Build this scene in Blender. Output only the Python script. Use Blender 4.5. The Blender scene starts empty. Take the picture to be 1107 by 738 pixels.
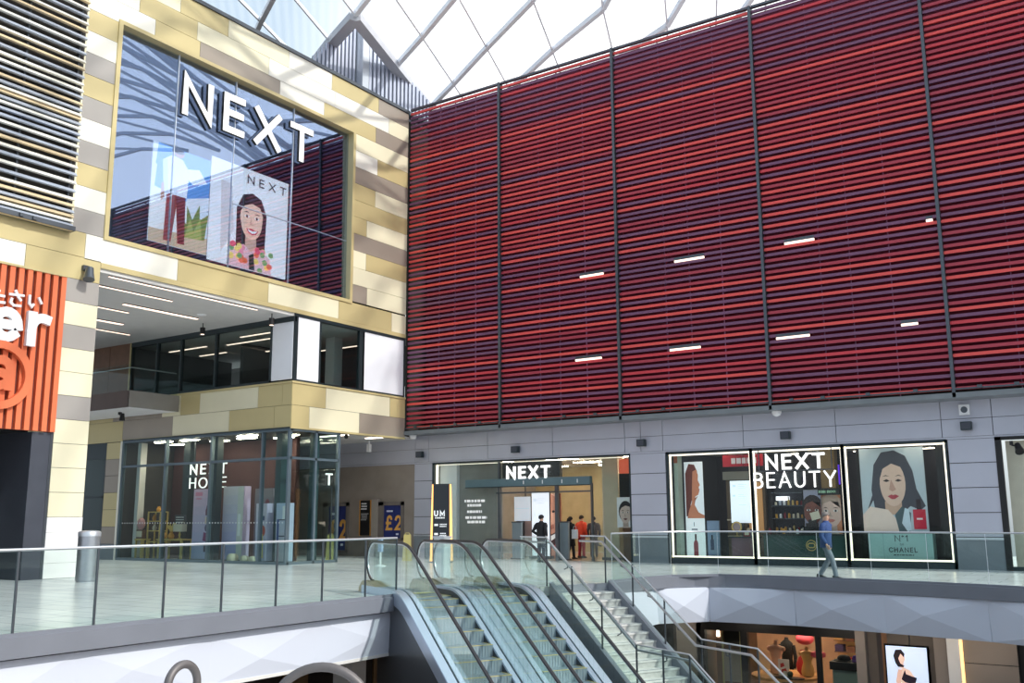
import bpy, bmesh, math, random
from mathutils import Vector, Matrix
random.seed(7)
SC = bpy.context.scene
COL = SC.collection
# ------------------------------------------------------------------ camera model
W, H = 1107, 738
F = 1040.55
YAW, PIT, ROL, EYE = .587922, .181071, -.0061836, 1.65
fw = Vector((-math.sin(YAW)*math.cos(PIT), math.cos(YAW)*math.cos(PIT), math.sin(PIT)))
r0 = Vector((math.cos(YAW), math.sin(YAW), 0)); u0 = r0.cross(fw)
rt = r0*math.cos(ROL)+u0*math.sin(ROL); up = -r0*math.sin(ROL)+u0*math.cos(ROL)
def ray(x, y): return rt*((x-W/2)/F) - up*((y-H/2)/F) + fw
EYEV = Vector((0, 0, EYE))
def aX(x, y, X): d = ray(x, y); return EYEV + d*(X/d.x)
def aY(x, y, Y): d = ray(x, y); return EYEV + d*(Y/d.y)
def aZ(x, y, Z): d = ray(x, y); return EYEV + d*((Z-EYE)/d.z)
cam = bpy.data.cameras.new('camera'); camo = bpy.data.objects.new('camera', cam); COL.objects.link(camo)
cam.sensor_width = 36; cam.lens = F/W*36; cam.clip_end = 500; cam.clip_start = .05
camo.matrix_world = Matrix(((rt.x, up.x, -fw.x, 0), (rt.y, up.y, -fw.y, 0), (rt.z, up.z, -fw.z, EYE), (0, 0, 0, 1)))
SC.camera = camo
SC.view_settings.view_transform = 'Standard'; SC.view_settings.look = 'None'
SC.view_settings.gamma = 1; SC.view_settings.use_curve_mapping = False
SC.view_settings.exposure = EXPOSURE = 0.0

# ------------------------------------------------------------------ materials
def lin(c):
    out = []
    for k in c:
        k = k/255.0; out.append(k/12.92 if k <= .04045 else ((k+.055)/1.055)**2.4)
    return tuple(out)
MATS = {}
def pm(name, c, rough=.5, metal=0., var=.06, scale=2.5, bump=0., emit=0., ecol=None, spec=.5):
    if name in MATS: return MATS[name]
    m = bpy.data.materials.new(name); m.use_nodes = True; nt = m.node_tree; n = nt.nodes; L = nt.links
    b = n['Principled BSDF']; c = lin(c)
    b.inputs['Roughness'].default_value = rough; b.inputs['Metallic'].default_value = metal
    b.inputs['Specular IOR Level'].default_value = spec
    if var > 0:
        tc = n.new('ShaderNodeTexCoord'); nz = n.new('ShaderNodeTexNoise'); nz.inputs['Scale'].default_value = scale
        nz.inputs['Detail'].default_value = 5
        cr = n.new('ShaderNodeValToRGB')
        cr.color_ramp.elements[0].position = .3; cr.color_ramp.elements[1].position = .7
        cr.color_ramp.elements[0].color = (*[k*(1-var) for k in c], 1); cr.color_ramp.elements[1].color = (*[min(1, k*(1+var)) for k in c], 1)
        L.new(tc.outputs['Object'], nz.inputs['Vector']); L.new(nz.outputs['Fac'], cr.inputs['Fac']); L.new(cr.outputs['Color'], b.inputs['Base Color'])
        if bump > 0:
            bp = n.new('ShaderNodeBump'); bp.inputs['Strength'].default_value = bump; bp.inputs['Distance'].default_value = .01
            L.new(nz.outputs['Fac'], bp.inputs['Height']); L.new(bp.outputs['Normal'], b.inputs['Normal'])
    else:
        b.inputs['Base Color'].default_value = (*c, 1)
    if emit > 0:
        b.inputs['Emission Color'].default_value = (*(lin(ecol) if ecol else c), 1); b.inputs['Emission Strength'].default_value = emit
    MATS[name] = m; return m
def glass(name, tint=(235, 245, 243), fac=.08, refl=(255, 255, 255), rough=0., fres=True):
    if name in MATS: return MATS[name]
    m = bpy.data.materials.new(name); m.use_nodes = True; nt = m.node_tree; n = nt.nodes; L = nt.links; n.clear()
    o = n.new('ShaderNodeOutputMaterial'); mx = n.new('ShaderNodeMixShader'); t = n.new('ShaderNodeBsdfTransparent'); g = n.new('ShaderNodeBsdfGlossy')
    t.inputs['Color'].default_value = (*lin(tint), 1); g.inputs['Color'].default_value = (*lin(refl), 1); g.inputs['Roughness'].default_value = rough
    if fres:
        lw = n.new('ShaderNodeLayerWeight'); lw.inputs['Blend'].default_value = .12
        ma = n.new('ShaderNodeMath'); ma.operation = 'MULTIPLY_ADD'; ma.inputs[1].default_value = .4; ma.inputs[2].default_value = fac; ma.use_clamp = True
        L.new(lw.outputs['Fresnel'], ma.inputs[0]); L.new(ma.outputs[0], mx.inputs['Fac'])
    else: mx.inputs['Fac'].default_value = fac
    L.new(t.outputs[0], mx.inputs[1]); L.new(g.outputs[0], mx.inputs[2]); L.new(mx.outputs[0], o.inputs['Surface'])
    MATS[name] = m; return m
def roofglass(name):
    m = bpy.data.materials.new(name); m.use_nodes = True; nt = m.node_tree; n = nt.nodes; L = nt.links; n.clear()
    o = n.new('ShaderNodeOutputMaterial'); mx = n.new('ShaderNodeMixShader'); t = n.new('ShaderNodeBsdfTransparent'); d = n.new('ShaderNodeBsdfTranslucent')
    t.inputs['Color'].default_value = (.97, .985, 1, 1); d.inputs['Color'].default_value = (.93, .95, .97, 1)
    tc = n.new('ShaderNodeTexCoord'); wv = n.new('ShaderNodeTexWave'); wv.inputs['Scale'].default_value = 1.2; wv.bands_direction = 'DIAGONAL'
    mr = n.new('ShaderNodeMapRange'); mr.inputs['To Min'].default_value = .08; mr.inputs['To Max'].default_value = .16
    L.new(tc.outputs['Object'], wv.inputs['Vector']); L.new(wv.outputs['Fac'], mr.inputs['Value']); L.new(mr.outputs['Result'], mx.inputs['Fac'])
    L.new(t.outputs[0], mx.inputs[1]); L.new(d.outputs[0], mx.inputs[2]); L.new(mx.outputs[0], o.inputs['Surface'])
    return m
def tile(name, c, c2, rough, sx, sy, rot=0., joint=.012, bumpy=0.):
    m = pm(name, c, rough, var=.07, scale=.8); nt = m.node_tree; n = nt.nodes; L = nt.links
    b = n['Principled BSDF']; src = b.inputs['Base Color'].links[0].from_socket
    tc = n.new('ShaderNodeTexCoord'); mp = n.new('ShaderNodeMapping'); mp.inputs['Rotation'].default_value[2] = rot
    br = n.new('ShaderNodeTexBrick'); br.inputs['Scale'].default_value = 1; br.inputs['Brick Width'].default_value = sx; br.inputs['Row Height'].default_value = sy
    br.inputs['Mortar Size'].default_value = joint; br.inputs['Mortar Smooth'].default_value = .1
    br.inputs['Color1'].default_value = (1, 1, 1, 1); br.inputs['Color2'].default_value = (.9, .9, .9, 1)
    k = [x/max(1e-3, y) for x, y in zip(lin(c2), lin(c))]; br.inputs['Mortar'].default_value = (*k, 1)
    mu = n.new('ShaderNodeMixRGB'); mu.blend_type = 'MULTIPLY'; mu.inputs['Fac'].default_value = 1
    L.new(tc.outputs['Object'], mp.inputs['Vector']); L.new(mp.outputs['Vector'], br.inputs['Vector'])
    L.new(src, mu.inputs[1]); L.new(br.outputs['Color'], mu.inputs[2]); L.new(mu.outputs[0], b.inputs['Base Color'])
    return m
GOLD = pm('gold_panel', (204, 188, 138), .42, .15, .05, .6)
CREAM = pm('cream_panel', (234, 227, 196), .42, .05, .04, .6)
WHITEP = pm('white_panel', (240, 237, 224), .42, .05, .03, .6)
TAUPE = pm('taupe_panel', (160, 149, 136), .42, .15, .06, .6)
GREYP = pm('grey_panel', (168, 163, 157), .42, .15, .06, .6)
PAL = dict(G=GOLD, C=CREAM, W=WHITEP, T=TAUPE, Y=GREYP)
DARK = pm('dark_joint', (52, 50, 46), .8)
FRAMEG = pm('dark_green_frame', (44, 56, 60), .4, .3)
STEEL = pm('brushed_steel', (178, 182, 188), .3, .85, .05, 8)
LSTEEL = pm('light_steel', (205, 210, 216), .35, .6, .04, 8)
DSTEEL = pm('dark_steel', (92, 97, 103), .35, .7, .06, 5)
BLACK = pm('black_paint', (18, 18, 20), .45)
RUBBER = pm('black_rubber', (30, 31, 36), .35)
WHITE = pm('white_paint', (238, 239, 241), .5, var=.02)
OFFW = pm('off_white_plaster', (212, 211, 208), .7, var=.03)
GREYW = pm('grey_fascia_panel', (184, 186, 198), .4, .2, .05, .7)
GREYD = pm('grey_plinth', (120, 128, 134), .6, 0, .08, 1.5)
BROWN = pm('brown_stone', (140, 130, 121), .7, 0, .1, 1.2, .1)
TIMBER = pm('timber_panel', (112, 78, 56), .5, 0, .15, 3)
KERB = pm('grey_stone_kerb', (118, 122, 132), .45, 0, .06, 1.2)
FASCIA = pm('white_fascia', (206, 212, 226), .7, .0, .02, .5)
LIT = pm('warm_led', (255, 240, 220), emit=8, ecol=(255, 236, 214))
LITP = pm('pink_led', (255, 225, 205), emit=1.7, ecol=(255, 226, 206))
LITW = pm('white_led', (255, 255, 255), emit=1.3, ecol=(250, 250, 255))
BEIGE = pm('beige_wall', (196, 184, 160), .7)
GLASS = glass('shop_glass', (246, 250, 249), .015)
GLASSD = glass('tinted_glass', (234, 242, 241), .012)
GLASSR = glass('coated_glass', (240, 246, 250), .30, (196, 214, 248))
GLASSB = glass('balustrade_glass', (243, 250, 248), .012)

# ------------------------------------------------------------------ mesh helpers
WL = {}
class MB:
    def __init__(s): s.v = []; s.f = []; s.m = []; s.mats = []
    def mi(s, m):
        if m not in s.mats: s.mats.append(m)
        return s.mats.index(m)
    def face(s, pts, m):
        i = len(s.v); s.v += [Vector(p) for p in pts]; s.f.append(list(range(i, i+len(pts)))); s.m.append(s.mi(m))
    def hexa(s, p, m):   # p: 4 bottom, 4 top
        i = len(s.v); s.v += [Vector(q) for q in p]; k = s.mi(m)
        for f in ((3, 2, 1, 0), (4, 5, 6, 7), (0, 1, 5, 4), (1, 2, 6, 5), (2, 3, 7, 6), (3, 0, 4, 7)):
            s.f.append([i+j for j in f]); s.m.append(k)
    def box(s, x0, x1, y0, y1, z0, z1, m):
        if x0 > x1: x0, x1 = x1, x0
        if y0 > y1: y0, y1 = y1, y0
        if z0 > z1: z0, z1 = z1, z0
        s.hexa([(x0, y0, z0), (x1, y0, z0), (x1, y1, z0), (x0, y1, z0), (x0, y0, z1), (x1, y0, z1), (x1, y1, z1), (x0, y1, z1)], m)
    def prism(s, pts, ext, m, mcap=None):
        n = len(pts); i = len(s.v); ext = Vector(ext)
        s.v += [Vector(p) for p in pts] + [Vector(p)+ext for p in pts]; k = s.mi(m); kc = s.mi(mcap or m)
        s.f.append([i+j for j in range(n)][::-1]); s.m.append(kc); s.f.append([i+n+j for j in range(n)]); s.m.append(kc)
        for j in range(n): s.f.append([i+j, i+(j+1) % n, i+n+(j+1) % n, i+n+j]); s.m.append(k)
    def bar(s, p, q, w, h, m, upv=(0, 0, 1)):
        p = Vector(p); q = Vector(q); d = (q-p).normalized(); sd = d.cross(Vector(upv))
        if sd.length < 1e-4: sd = d.cross(Vector((1, 0, 0)))
        sd.normalize(); u = sd.cross(d); a = sd*(w/2); b = u*(h/2)
        s.hexa([p-a-b, p+a-b, q+a-b, q-a-b, p-a+b, p+a+b, q+a+b, q-a+b], m)
    def tube(s, pts, r, m, n=8, caps=True, flat=1.0):
        pts = [Vector(p) for p in pts]; i = len(s.v); k = s.mi(m); N = len(pts); ref = None
        for j, p in enumerate(pts):
            d = (pts[min(j+1, N-1)]-pts[max(j-1, 0)]).normalized()
            if ref is None: ref = d.orthogonal().normalized() if abs(d.z) > .9 else Vector((0, 0, 1))
            a = d.cross(ref)
            if a.length < 1e-4: a = d.orthogonal()
            a.normalize(); b = a.cross(d).normalized(); ref = b
            rr = r[j] if isinstance(r, (list, tuple)) else r
            for t in range(n):
                an = 2*math.pi*t/n; s.v.append(p + a*(math.cos(an)*rr) + b*(math.sin(an)*rr*flat))
        for j in range(N-1):
            for t in range(n):
                s.f.append([i+j*n+t, i+j*n+(t+1) % n, i+(j+1)*n+(t+1) % n, i+(j+1)*n+t]); s.m.append(k)
        if caps:
            s.f.append([i+t for t in range(n)][::-1]); s.m.append(k); s.f.append([i+(N-1)*n+t for t in range(n)]); s.m.append(k)
    def lathe(s, c, prof, m, n=16, sx=1, sy=1):
        c = Vector(c); i = len(s.v); k = s.mi(m); N = len(prof)
        for r, z in prof:
            for t in range(n):
                an = 2*math.pi*t/n; s.v.append(c + Vector((math.cos(an)*r*sx, math.sin(an)*r*sy, z)))
        for j in range(N-1):
            for t in range(n):
                s.f.append([i+j*n+t, i+j*n+(t+1) % n, i+(j+1)*n+(t+1) % n, i+(j+1)*n+t]); s.m.append(k)
        s.f.append([i+t for t in range(n)][::-1]); s.m.append(k); s.f.append([i+(N-1)*n+t for t in range(n)]); s.m.append(k)
    def ball(s, c, r, m, n=10, sc=(1, 1, 1)):
        c = Vector(c); i = len(s.v); k = s.mi(m); R = n//2+1
        for j in range(R+1):
            th = math.pi*j/R
            for t in range(n):
                an = 2*math.pi*t/n
                s.v.append(c+Vector((math.sin(th)*math.cos(an)*r*sc[0], math.sin(th)*math.sin(an)*r*sc[1], math.cos(th)*r*sc[2])))
        for j in range(R):
            for t in range(n):
                s.f.append([i+j*n+t, i+(j+1)*n+t, i+(j+1)*n+(t+1) % n, i+j*n+(t+1) % n]); s.m.append(k)
    def build(s, name, parent=None, smooth=False):
        xs = [p.x for p in s.v]; ys = [p.y for p in s.v]; zs = [p.z for p in s.v]
        base = Vector(((min(xs)+max(xs))/2, (min(ys)+max(ys))/2, min(zs)))
        me = bpy.data.meshes.new(name); me.from_pydata([p-base for p in s.v], [], s.f)
        for m in s.mats: me.materials.append(m)
        me.polygons.foreach_set('material_index', s.m)
        if smooth: me.polygons.foreach_set('use_smooth', [True]*len(s.f))
        me.update()
        if smooth:
            try: me.set_sharp_from_angle(angle=math.radians(40))
            except Exception: pass
        o = bpy.data.objects.new(name, me); COL.objects.link(o)
        if parent: o.parent = parent; o.location = base-WL[parent]
        else: o.location = base
        WL[o] = base; return o
def tag(o, label, cat, group=None, kind=None):
    o['label'] = label; o['category'] = cat
    if group: o['group'] = group
    if kind: o['kind'] = kind
    return o
def thing(name, loc, label, cat, group=None, kind=None):
    o = bpy.data.objects.new(name, None); o.empty_display_size = .2; COL.objects.link(o); o.location = Vector(loc); WL[o] = Vector(loc)
    return tag(o, label, cat, group, kind)
def st(o, label, cat): return tag(o, label, cat, kind='structure')

# ------------------------------------------------------------------ stroke lettering
def arc(cx, cy, rx, ry, a0, a1, n=10):
    return [(cx+rx*math.cos(math.radians(a0+(a1-a0)*i/n)), cy+ry*math.sin(math.radians(a0+(a1-a0)*i/n))) for i in range(n+1)]
FONT = {
 'N': (.74, [[(0, 0), (0, 1), (.74, 0), (.74, 1)]]), 'E': (.52, [[(.52, 1), (0, 1), (0, 0), (.52, 0)], [(0, .52), (.48, .52)]]),
 'X': (.74, [[(0, 0), (.74, 1)], [(0, 1), (.74, 0)]]), 'T': (.7, [[(0, 1), (.7, 1)], [(.35, 1), (.35, 0)]]),
 'H': (.7, [[(0, 0), (0, 1)], [(.7, 0), (.7, 1)], [(0, .52), (.7, .52)]]), 'O': (.95, [arc(.475, .5, .475, .5, 90, 450, 22)]),
 'M': (.85, [[(0, 0), (0, 1), (.425, .25), (.85, 1), (.85, 0)]]),
 'B': (.58, [[(0, 0), (0, 1), (.28, 1)]+arc(.28, .77, .26, .23, 90, -90, 8)+[(0, .54)], [(.28, .54)]+arc(.3, .27, .28, .27, 90, -90, 8)+[(0, 0)]]),
 'A': (.8, [[(0, 0), (.4, 1), (.8, 0)], [(.15, .34), (.65, .34)]]), 'U': (.68, [[(0, 1), (0, .34)]+arc(.34, .34, .34, .34, 180, 360, 12)+[(.68, 1)]]),
 'Y': (.76, [[(0, 1), (.38, .46), (.76, 1)], [(.38, .46), (.38, 0)]]), 'C': (.8, [arc(.5, .5, .5, .5, 45, 315, 18)]),
 'L': (.5, [[(0, 1), (0, 0), (.5, 0)]]), 'D': (.72, [[(0, 0), (0, 1), (.25, 1)]+arc(.25, .5, .47, .5, 90, -90, 12)+[(0, 0)]]),
 'R': (.6, [[(0, 0), (0, 1), (.3, 1)]+arc(.3, .75, .28, .25, 90, -90, 8)+[(0, .5)], [(.3, .5), (.6, 0)]]),
 'W': (1.05, [[(0, 1), (.26, 0), (.525, .9), (.79, 0), (1.05, 1)]]), 'I': (.0, [[(0, 0), (0, 1)]]), '1': (.25, [[(0, .8), (.25, 1), (.25, 0)]]),
 '2': (.6, [arc(.3, .7, .3, .3, 165, -35, 10)+[(0, 0), (.62, 0)]]), 'S': (.55, [arc(.28, .75, .26, .25, 40, 270, 9)+arc(.28, .25, .27, .25, 90, -140, 9)]),
 'K': (.62, [[(0, 0), (0, 1)], [(.6, 1), (.05, .45)], [(.2, .6), (.62, 0)]]), 'P': (.56, [[(0, 0), (0, 1), (.28, 1)]+arc(.28, .74, .28, .26, 90, -90, 8)+[(0, .48)]]),
 '£': (.62, [arc(.36, .74, .24, .26, 20, 180, 8)+[(.14, .3), (0, 0), (.62, 0)], [(0, .48), (.46, .48)]]),
 '°': (.2, [arc(.1, .88, .1, .1, 0, 360, 10)]), ' ': (.4, []), '-': (.3, [[(0, .5), (.3, .5)]]), '.': (.0, [[(0, 0), (0, .06)]]),
 'e': (.62, [[(.1, .36), (.5, .36)], arc(.31, .36, .3, .34, 0, 315, 16)]), 'r': (.4, [[(0, 0), (0, .7)], [(0, .36)]+arc(.3, .36, .3, .32, 170, 70, 7)]),
 'a': (.5, [arc(.25, .48, .24, .24, 150, 0, 8)+[(.49, 0)], arc(.23, .18, .23, .18, 0, 360, 14)]),
 'J': (.4, [[(.4, 1), (.4, .25)]+arc(.2, .25, .2, .25, 0, -170, 8)]), 'G': (.8, [arc(.5, .5, .5, .5, 45, 330, 18)+[(.93, .48), (.55, .48)]]), 'V': (.74, [[(0, 1), (.37, 0), (.74, 1)]]), 'F': (.5, [[(0, 0), (0, 1), (.5, 1)], [(0, .52), (.45, .52)]]),
}
SA = [[(.1, .72), (.9, .78)], [(.42, 1), (.55, .7), (.75, .45)], [(.2, .42), (.15, .2), (.35, .02), (.75, .05)]]
IC = [[(.12, .85), (.12, .35), (.3, .15), (.38, .3)], [(.72, .8), (.88, .5)]]
DA = [[(.05, .75), (.6, .8)], [(.35, 1), (.2, .4), (.05, .1)], [(.55, .5), (.9, .5)], [(.5, .2), (.6, .05), (.95, .08)]]
FONT['さ'] = (.9, SA); FONT['い'] = (.9, IC); FONT['だ'] = (.9, DA)
def ribbon(mb, pts, w, place, ext, m, mside=None):
    pts = [Vector((p[0], p[1])) for p in pts]
    pts = [p for i, p in enumerate(pts) if i == 0 or (p-pts[i-1]).length > 1e-5]
    n = len(pts); closed = n > 3 and (pts[0]-pts[-1]).length < 1e-4
    L = []; R = []
    for i in range(n):
        a = pts[i]-pts[i-1] if i > 0 else (pts[-1]-pts[-2] if closed else None)
        b = pts[i+1]-pts[i] if i < n-1 else (pts[1]-pts[0] if closed else None)
        ds = [d.normalized() for d in (a, b) if d is not None]
        nn = sum((Vector((-d.y, d.x)) for d in ds), Vector((0, 0)))
        if nn.length < 1e-4: nn = Vector((-ds[0].y, ds[0].x))
        nn.normalize(); k = max(.45, nn.dot(Vector((-ds[0].y, ds[0].x)))); q = nn*(w/2/k)
        L.append(pts[i]+q); R.append(pts[i]-q)
    for i in range(n-1):
        mb.prism([place(L[i]), place(R[i]), place(R[i+1]), place(L[i+1])], ext, mside or m, m)
def text(mb, s, org, ux, uz, height, m, stroke=.13, ext=None, width=None, gap=.24, mside=None, only=None):
    """lettering from strokes: org = lower left corner, ux/uz = unit directions, height of capitals; returns width"""
    org = Vector(org); ux = Vector(ux).normalized(); uz = Vector(uz).normalized(); w = stroke*height
    adv = []; x = 0
    for ch in s:
        adv.append(x); x += FONT[ch][0]*(1-stroke) + stroke + gap
    tot = (x-gap)*height; fx = width/tot if width else 1.0
    ext = Vector(ext) if ext is not None else ux.cross(uz)*-.01
    for i, ch in enumerate(s):
        if only is not None and i != only: continue
        for jj, pl in enumerate(FONT[ch][1]):
            q = [((adv[i]+stroke/2+p[0]*(1-stroke))*height*fx, (stroke/2+p[1]*(1-stroke))*height) for p in pl]
            # extend free ends so stems reach the full height
            if len(q) > 1 and (Vector(q[0])-Vector(q[-1])).length > 1e-4:
                a = Vector(q[0])-Vector(q[1]); b = Vector(q[-1])-Vector(q[-2])
                q[0] = tuple(Vector(q[0])+a.normalized()*w/2); q[-1] = tuple(Vector(q[-1])+b.normalized()*w/2)
            sh = ext.normalized()*(-.0025*jj); ribbon(mb, q, w, lambda p: org+sh+ux*p[0]+uz*p[1], ext, m, mside)
    return tot*fx
def scribble(mb, org, ux, uz, width, rows, h, m, off, seed=1):
    """lines of unreadable small print as rows of short dashes"""
    rnd = random.Random(seed); org = Vector(org); ux = Vector(ux).normalized(); uz = Vector(uz).normalized(); off = Vector(off)
    for r in range(rows):
        x = rnd.uniform(0, .12)*width; end = width*rnd.uniform(.7, 1)
        while x < end:
            l = rnd.uniform(.05, .16)*width; a = org+ux*x-uz*(r*h*1.9); b = org+ux*min(end, x+l)-uz*(r*h*1.9)
            mb.prism([a, b, b+uz*h, a+uz*h], off, m); x += l+.035*width
# ------------------------------------------------------------------ sky and sun
wd = bpy.data.worlds.new('sky'); SC.world = wd; wd.use_nodes = True; nt = wd.node_tree; n = nt.nodes; L = nt.links
bg = n['Background']; tc = n.new('ShaderNodeTexCoord')
dt = n.new('ShaderNodeVectorMath'); dt.operation = 'DOT_PRODUCT'; dt.inputs[1].default_value = (.6, .8, 0)
L.new(tc.outputs['Generated'], dt.inputs[0])
mr = n.new('ShaderNodeMapRange'); mr.inputs['From Min'].default_value = .08; mr.inputs['From Max'].default_value = .27; L.new(dt.outputs['Value'], mr.inputs['Value'])
nz = n.new('ShaderNodeTexNoise'); nz.inputs['Scale'].default_value = 3.2; nz.inputs['Detail'].default_value = 6; L.new(tc.outputs['Generated'], nz.inputs['Vector'])
ad = n.new('ShaderNodeMath'); ad.operation = 'MULTIPLY_ADD'; ad.inputs[1].default_value = .5; ad.inputs[2].default_value = -.27; L.new(nz.outputs['Fac'], ad.inputs[0])
a2 = n.new('ShaderNodeMath'); a2.operation = 'ADD'; a2.use_clamp = True; L.new(mr.outputs['Result'], a2.inputs[0]); L.new(ad.outputs[0], a2.inputs[1])
mx = n.new('ShaderNodeMixRGB'); mx.inputs[1].default_value = (.31, .39, .47, 1); mx.inputs[2].default_value = (.98, .99, 1.0, 1); L.new(a2.outputs[0], mx.inputs['Fac'])
sx = n.new('ShaderNodeSeparateXYZ'); L.new(tc.outputs['Generated'], sx.inputs[0])
hz = n.new('ShaderNodeMapRange'); hz.inputs['From Min'].default_value = -.02; hz.inputs['From Max'].default_value = .22; L.new(sx.outputs['Z'], hz.inputs['Value'])
m2 = n.new('ShaderNodeMixRGB'); m2.inputs[1].default_value = (.27, .28, .30, 1); L.new(hz.outputs['Result'], m2.inputs['Fac']); L.new(mx.outputs[0], m2.inputs[2])
L.new(m2.outputs[0], bg.inputs['Color']); bg.inputs['Strength'].default_value = 1.9
sl = bpy.data.lights.new('sun', 'SUN'); sl.energy = 3.3; sl.angle = math.radians(1.5); sl.color = (1, .96, .89)
so = bpy.data.objects.new('sun', sl); COL.objects.link(so)
SUND = Vector((.80, .02, .60)).normalized(); so.rotation_euler = SUND.to_track_quat('Z', 'Y').to_euler(); so.location = (20, 0, 40)

# ------------------------------------------------------------------ main planes of the place
XA, YL, YS, YR = -26.9, 25.4, 32.88, 32.0
ES_O = Vector((-13.352, 16.032, 0)); ES_S = Vector((.8796, -.4758, 0)); ES_E = Vector((.4758, .8796, 0))
def P(u, v, z=0): return ES_O + ES_S*u + ES_E*v + Vector((0, 0, z))

FLOORT = tile('pale_floor_tiles', (214, 216, 217), (150, 152, 154), .25, 1.2, .6)
FLOORD = tile('dark_shop_floor', (120, 108, 98), (90, 82, 76), .3, .9, .9)
# right-hand edge of the void
ARC = [(-11.75, 22.3), (-11.72, 24.2), (-11.6, 24.8), (-11.4, 25.25), (-11.1, 25.65), (-10.75, 25.9), (-10.3, 26.05), (-9.6, 26.1), (-8.4, 25.98), (-7.2, 25.75), (-6, 25.55), (-4.8, 25.3), (-3.6, 24.95), (-2.4, 24.5), (-1, 23.8), (.5, 22.8), (2.2, 21.2), (4, 19), (6, 15.5), (7.5, 11)]
p1 = P(-1.32, -.28); p2 = P(-1.32, 3.25); p3 = P(-1.62, 3.3); p4 = P(-1.62, 6.15)
poly = [(-13.72, -8), (-13.72, 16.42), (p1.x, p1.y), (p2.x, p2.y), (p3.x, p3.y), (p4.x, p4.y)] + ARC[1:] + [(12, 11), (12, 44), (-48, 44), (-48, -8)]
b = MB(); b.prism([(x, y, -.22) for x, y in poly], (0, 0, .22), FLOORT); st(b.build('floor'), 'pale tiled upper walkway floor around the open void', 'floor')
b = MB(); b.box(-8, 12, -8, 3.4, -.3, 0, FLOORT); st(b.build('floor'), 'pale floor slab on the near side of the void', 'floor')
b = MB(); b.box(-48, 14, -10, 44, -4.6, -4.3, FLOORD); st(b.build('floor'), 'dark floor of the lower level below', 'floor')
# stone kerbs
def strip(pts, w, z0, z1, m, name, label, cat):
    bb = MB()
    for (a, c) in zip(pts[:-1], pts[1:]):
        a = Vector((*a, (z0+z1)/2)); c = Vector((*c, (z0+z1)/2)); d = (c-a).normalized()*.01; bb.bar(a-d, c+d, w, z1-z0, m)
    return st(bb.build(name), label, cat)
strip([(-13.76, -8), (-13.76, 16.44)], .2, -.26, .03, KERB, 'trim_1', 'grey stone kerb along the straight left edge of the void', 'kerb')
strip([(p4.x, p4.y)]+ARC[1:], .2, -.26, .03, KERB, 'trim_2', 'grey stone kerb along the curved right edge of the void', 'kerb')
# faceted white fascias
def fascia(p0, p1, n, nrm, z1, z0, name, label, bays, seed, wob=.16):
    bb = MB(); rnd = random.Random(seed); p0 = Vector((*p0, 0)); p1 = Vector((*p1, 0)); N = Vector((*nrm, 0))
    for i in range(n):
        a = p0.lerp(p1, i/n); c = p0.lerp(p1, (i+1)/n); k = bays + i
        tt = wob*.6; t0 = tt if k % 2 else 0; t1 = tt if (k+1) % 2 else 0; mf = rnd.uniform(.38, .62); mh = rnd.uniform(.35, .6)
        A = a+N*t0+Vector((0, 0, z1)); B = c+N*t1+Vector((0, 0, z1)); C = c-N*(.07-t1)+Vector((0, 0, z0)); D = a-N*(.07-t0)+Vector((0, 0, z0))
        M_ = a.lerp(c, mf)+N*wob+Vector((0, 0, z0+(z1-z0)*mh))
        for f in ((A, M_, B), (B, M_, C), (C, M_, D), (D, M_, A)): bb.face(f, FASCIA)
        bi = Vector((0, 0, 0))-N*.3
        bb.face([A+bi, B+bi, B, A], FASCIA); bb.face([D, C, C+bi, D+bi], FASCIA); bb.face([A+bi, A, D, D+bi], FASCIA); bb.face([B, B+bi, C+bi, C], FASCIA)
        bb.face([B+bi, A+bi, D+bi, C+bi], FASCIA)
    return bb
fb = fascia((-13.86, 1.4), (-13.86, 16.44), 6, (1, 0), -.3, -1.17, '', '', 0, 3, .03)
st(fb.build('wall_left'), 'white faceted fascia panels under the straight left walkway edge', 'fascia')
b = MB()
pts = [(-11.72, 24.5), (-10.75, 25.9), (-8.4, 25.98), (-6, 25.55), (-3.6, 24.95), (-1, 23.8), (2.2, 21.2), (6, 15.5)]
for i, (a, c) in enumerate(zip(pts[:-1], pts[1:])):
    d = Vector((c[0]-a[0], c[1]-a[1], 0)).normalized(); f2 = fascia(a, c, 1, (d.y, -d.x), -.27, -1.2, '', '', i, 11+i, .09)
    o = len(b.v); b.v += f2.v; b.f += [[k+o for k in f] for f in f2.f]; b.mi(FASCIA); b.m += f2.m
st(b.build('wall_right'), 'white faceted fascia panels under the curved right walkway edge', 'fascia')
b = MB(); b.box(p4.x-.02, -11.7, p4.y-.1, 24.6, -1.2, -.26, FASCIA); b.v = [Vector(v) for v in b.v]
st(b.build('wall_right'), 'plain white fascia behind the head of the stairs', 'fascia')
b = MB(); q = [(x, y, -1.19) for x, y in [(-13.9, -8), (-13.9, 16.3), (-14.6, 16.5), (p2.x-.3, p2.y), (p4.x-.2, p4.y)]+[(x, y+.3) for x, y in ARC[1:]]+[(12, 11), (12, 44), (-48, 44), (-48, -8)]]
b.prism(q, (0, 0, .06), OFFW); st(b.build('ceiling'), 'white soffit over the lower level shops', 'ceiling')

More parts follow.
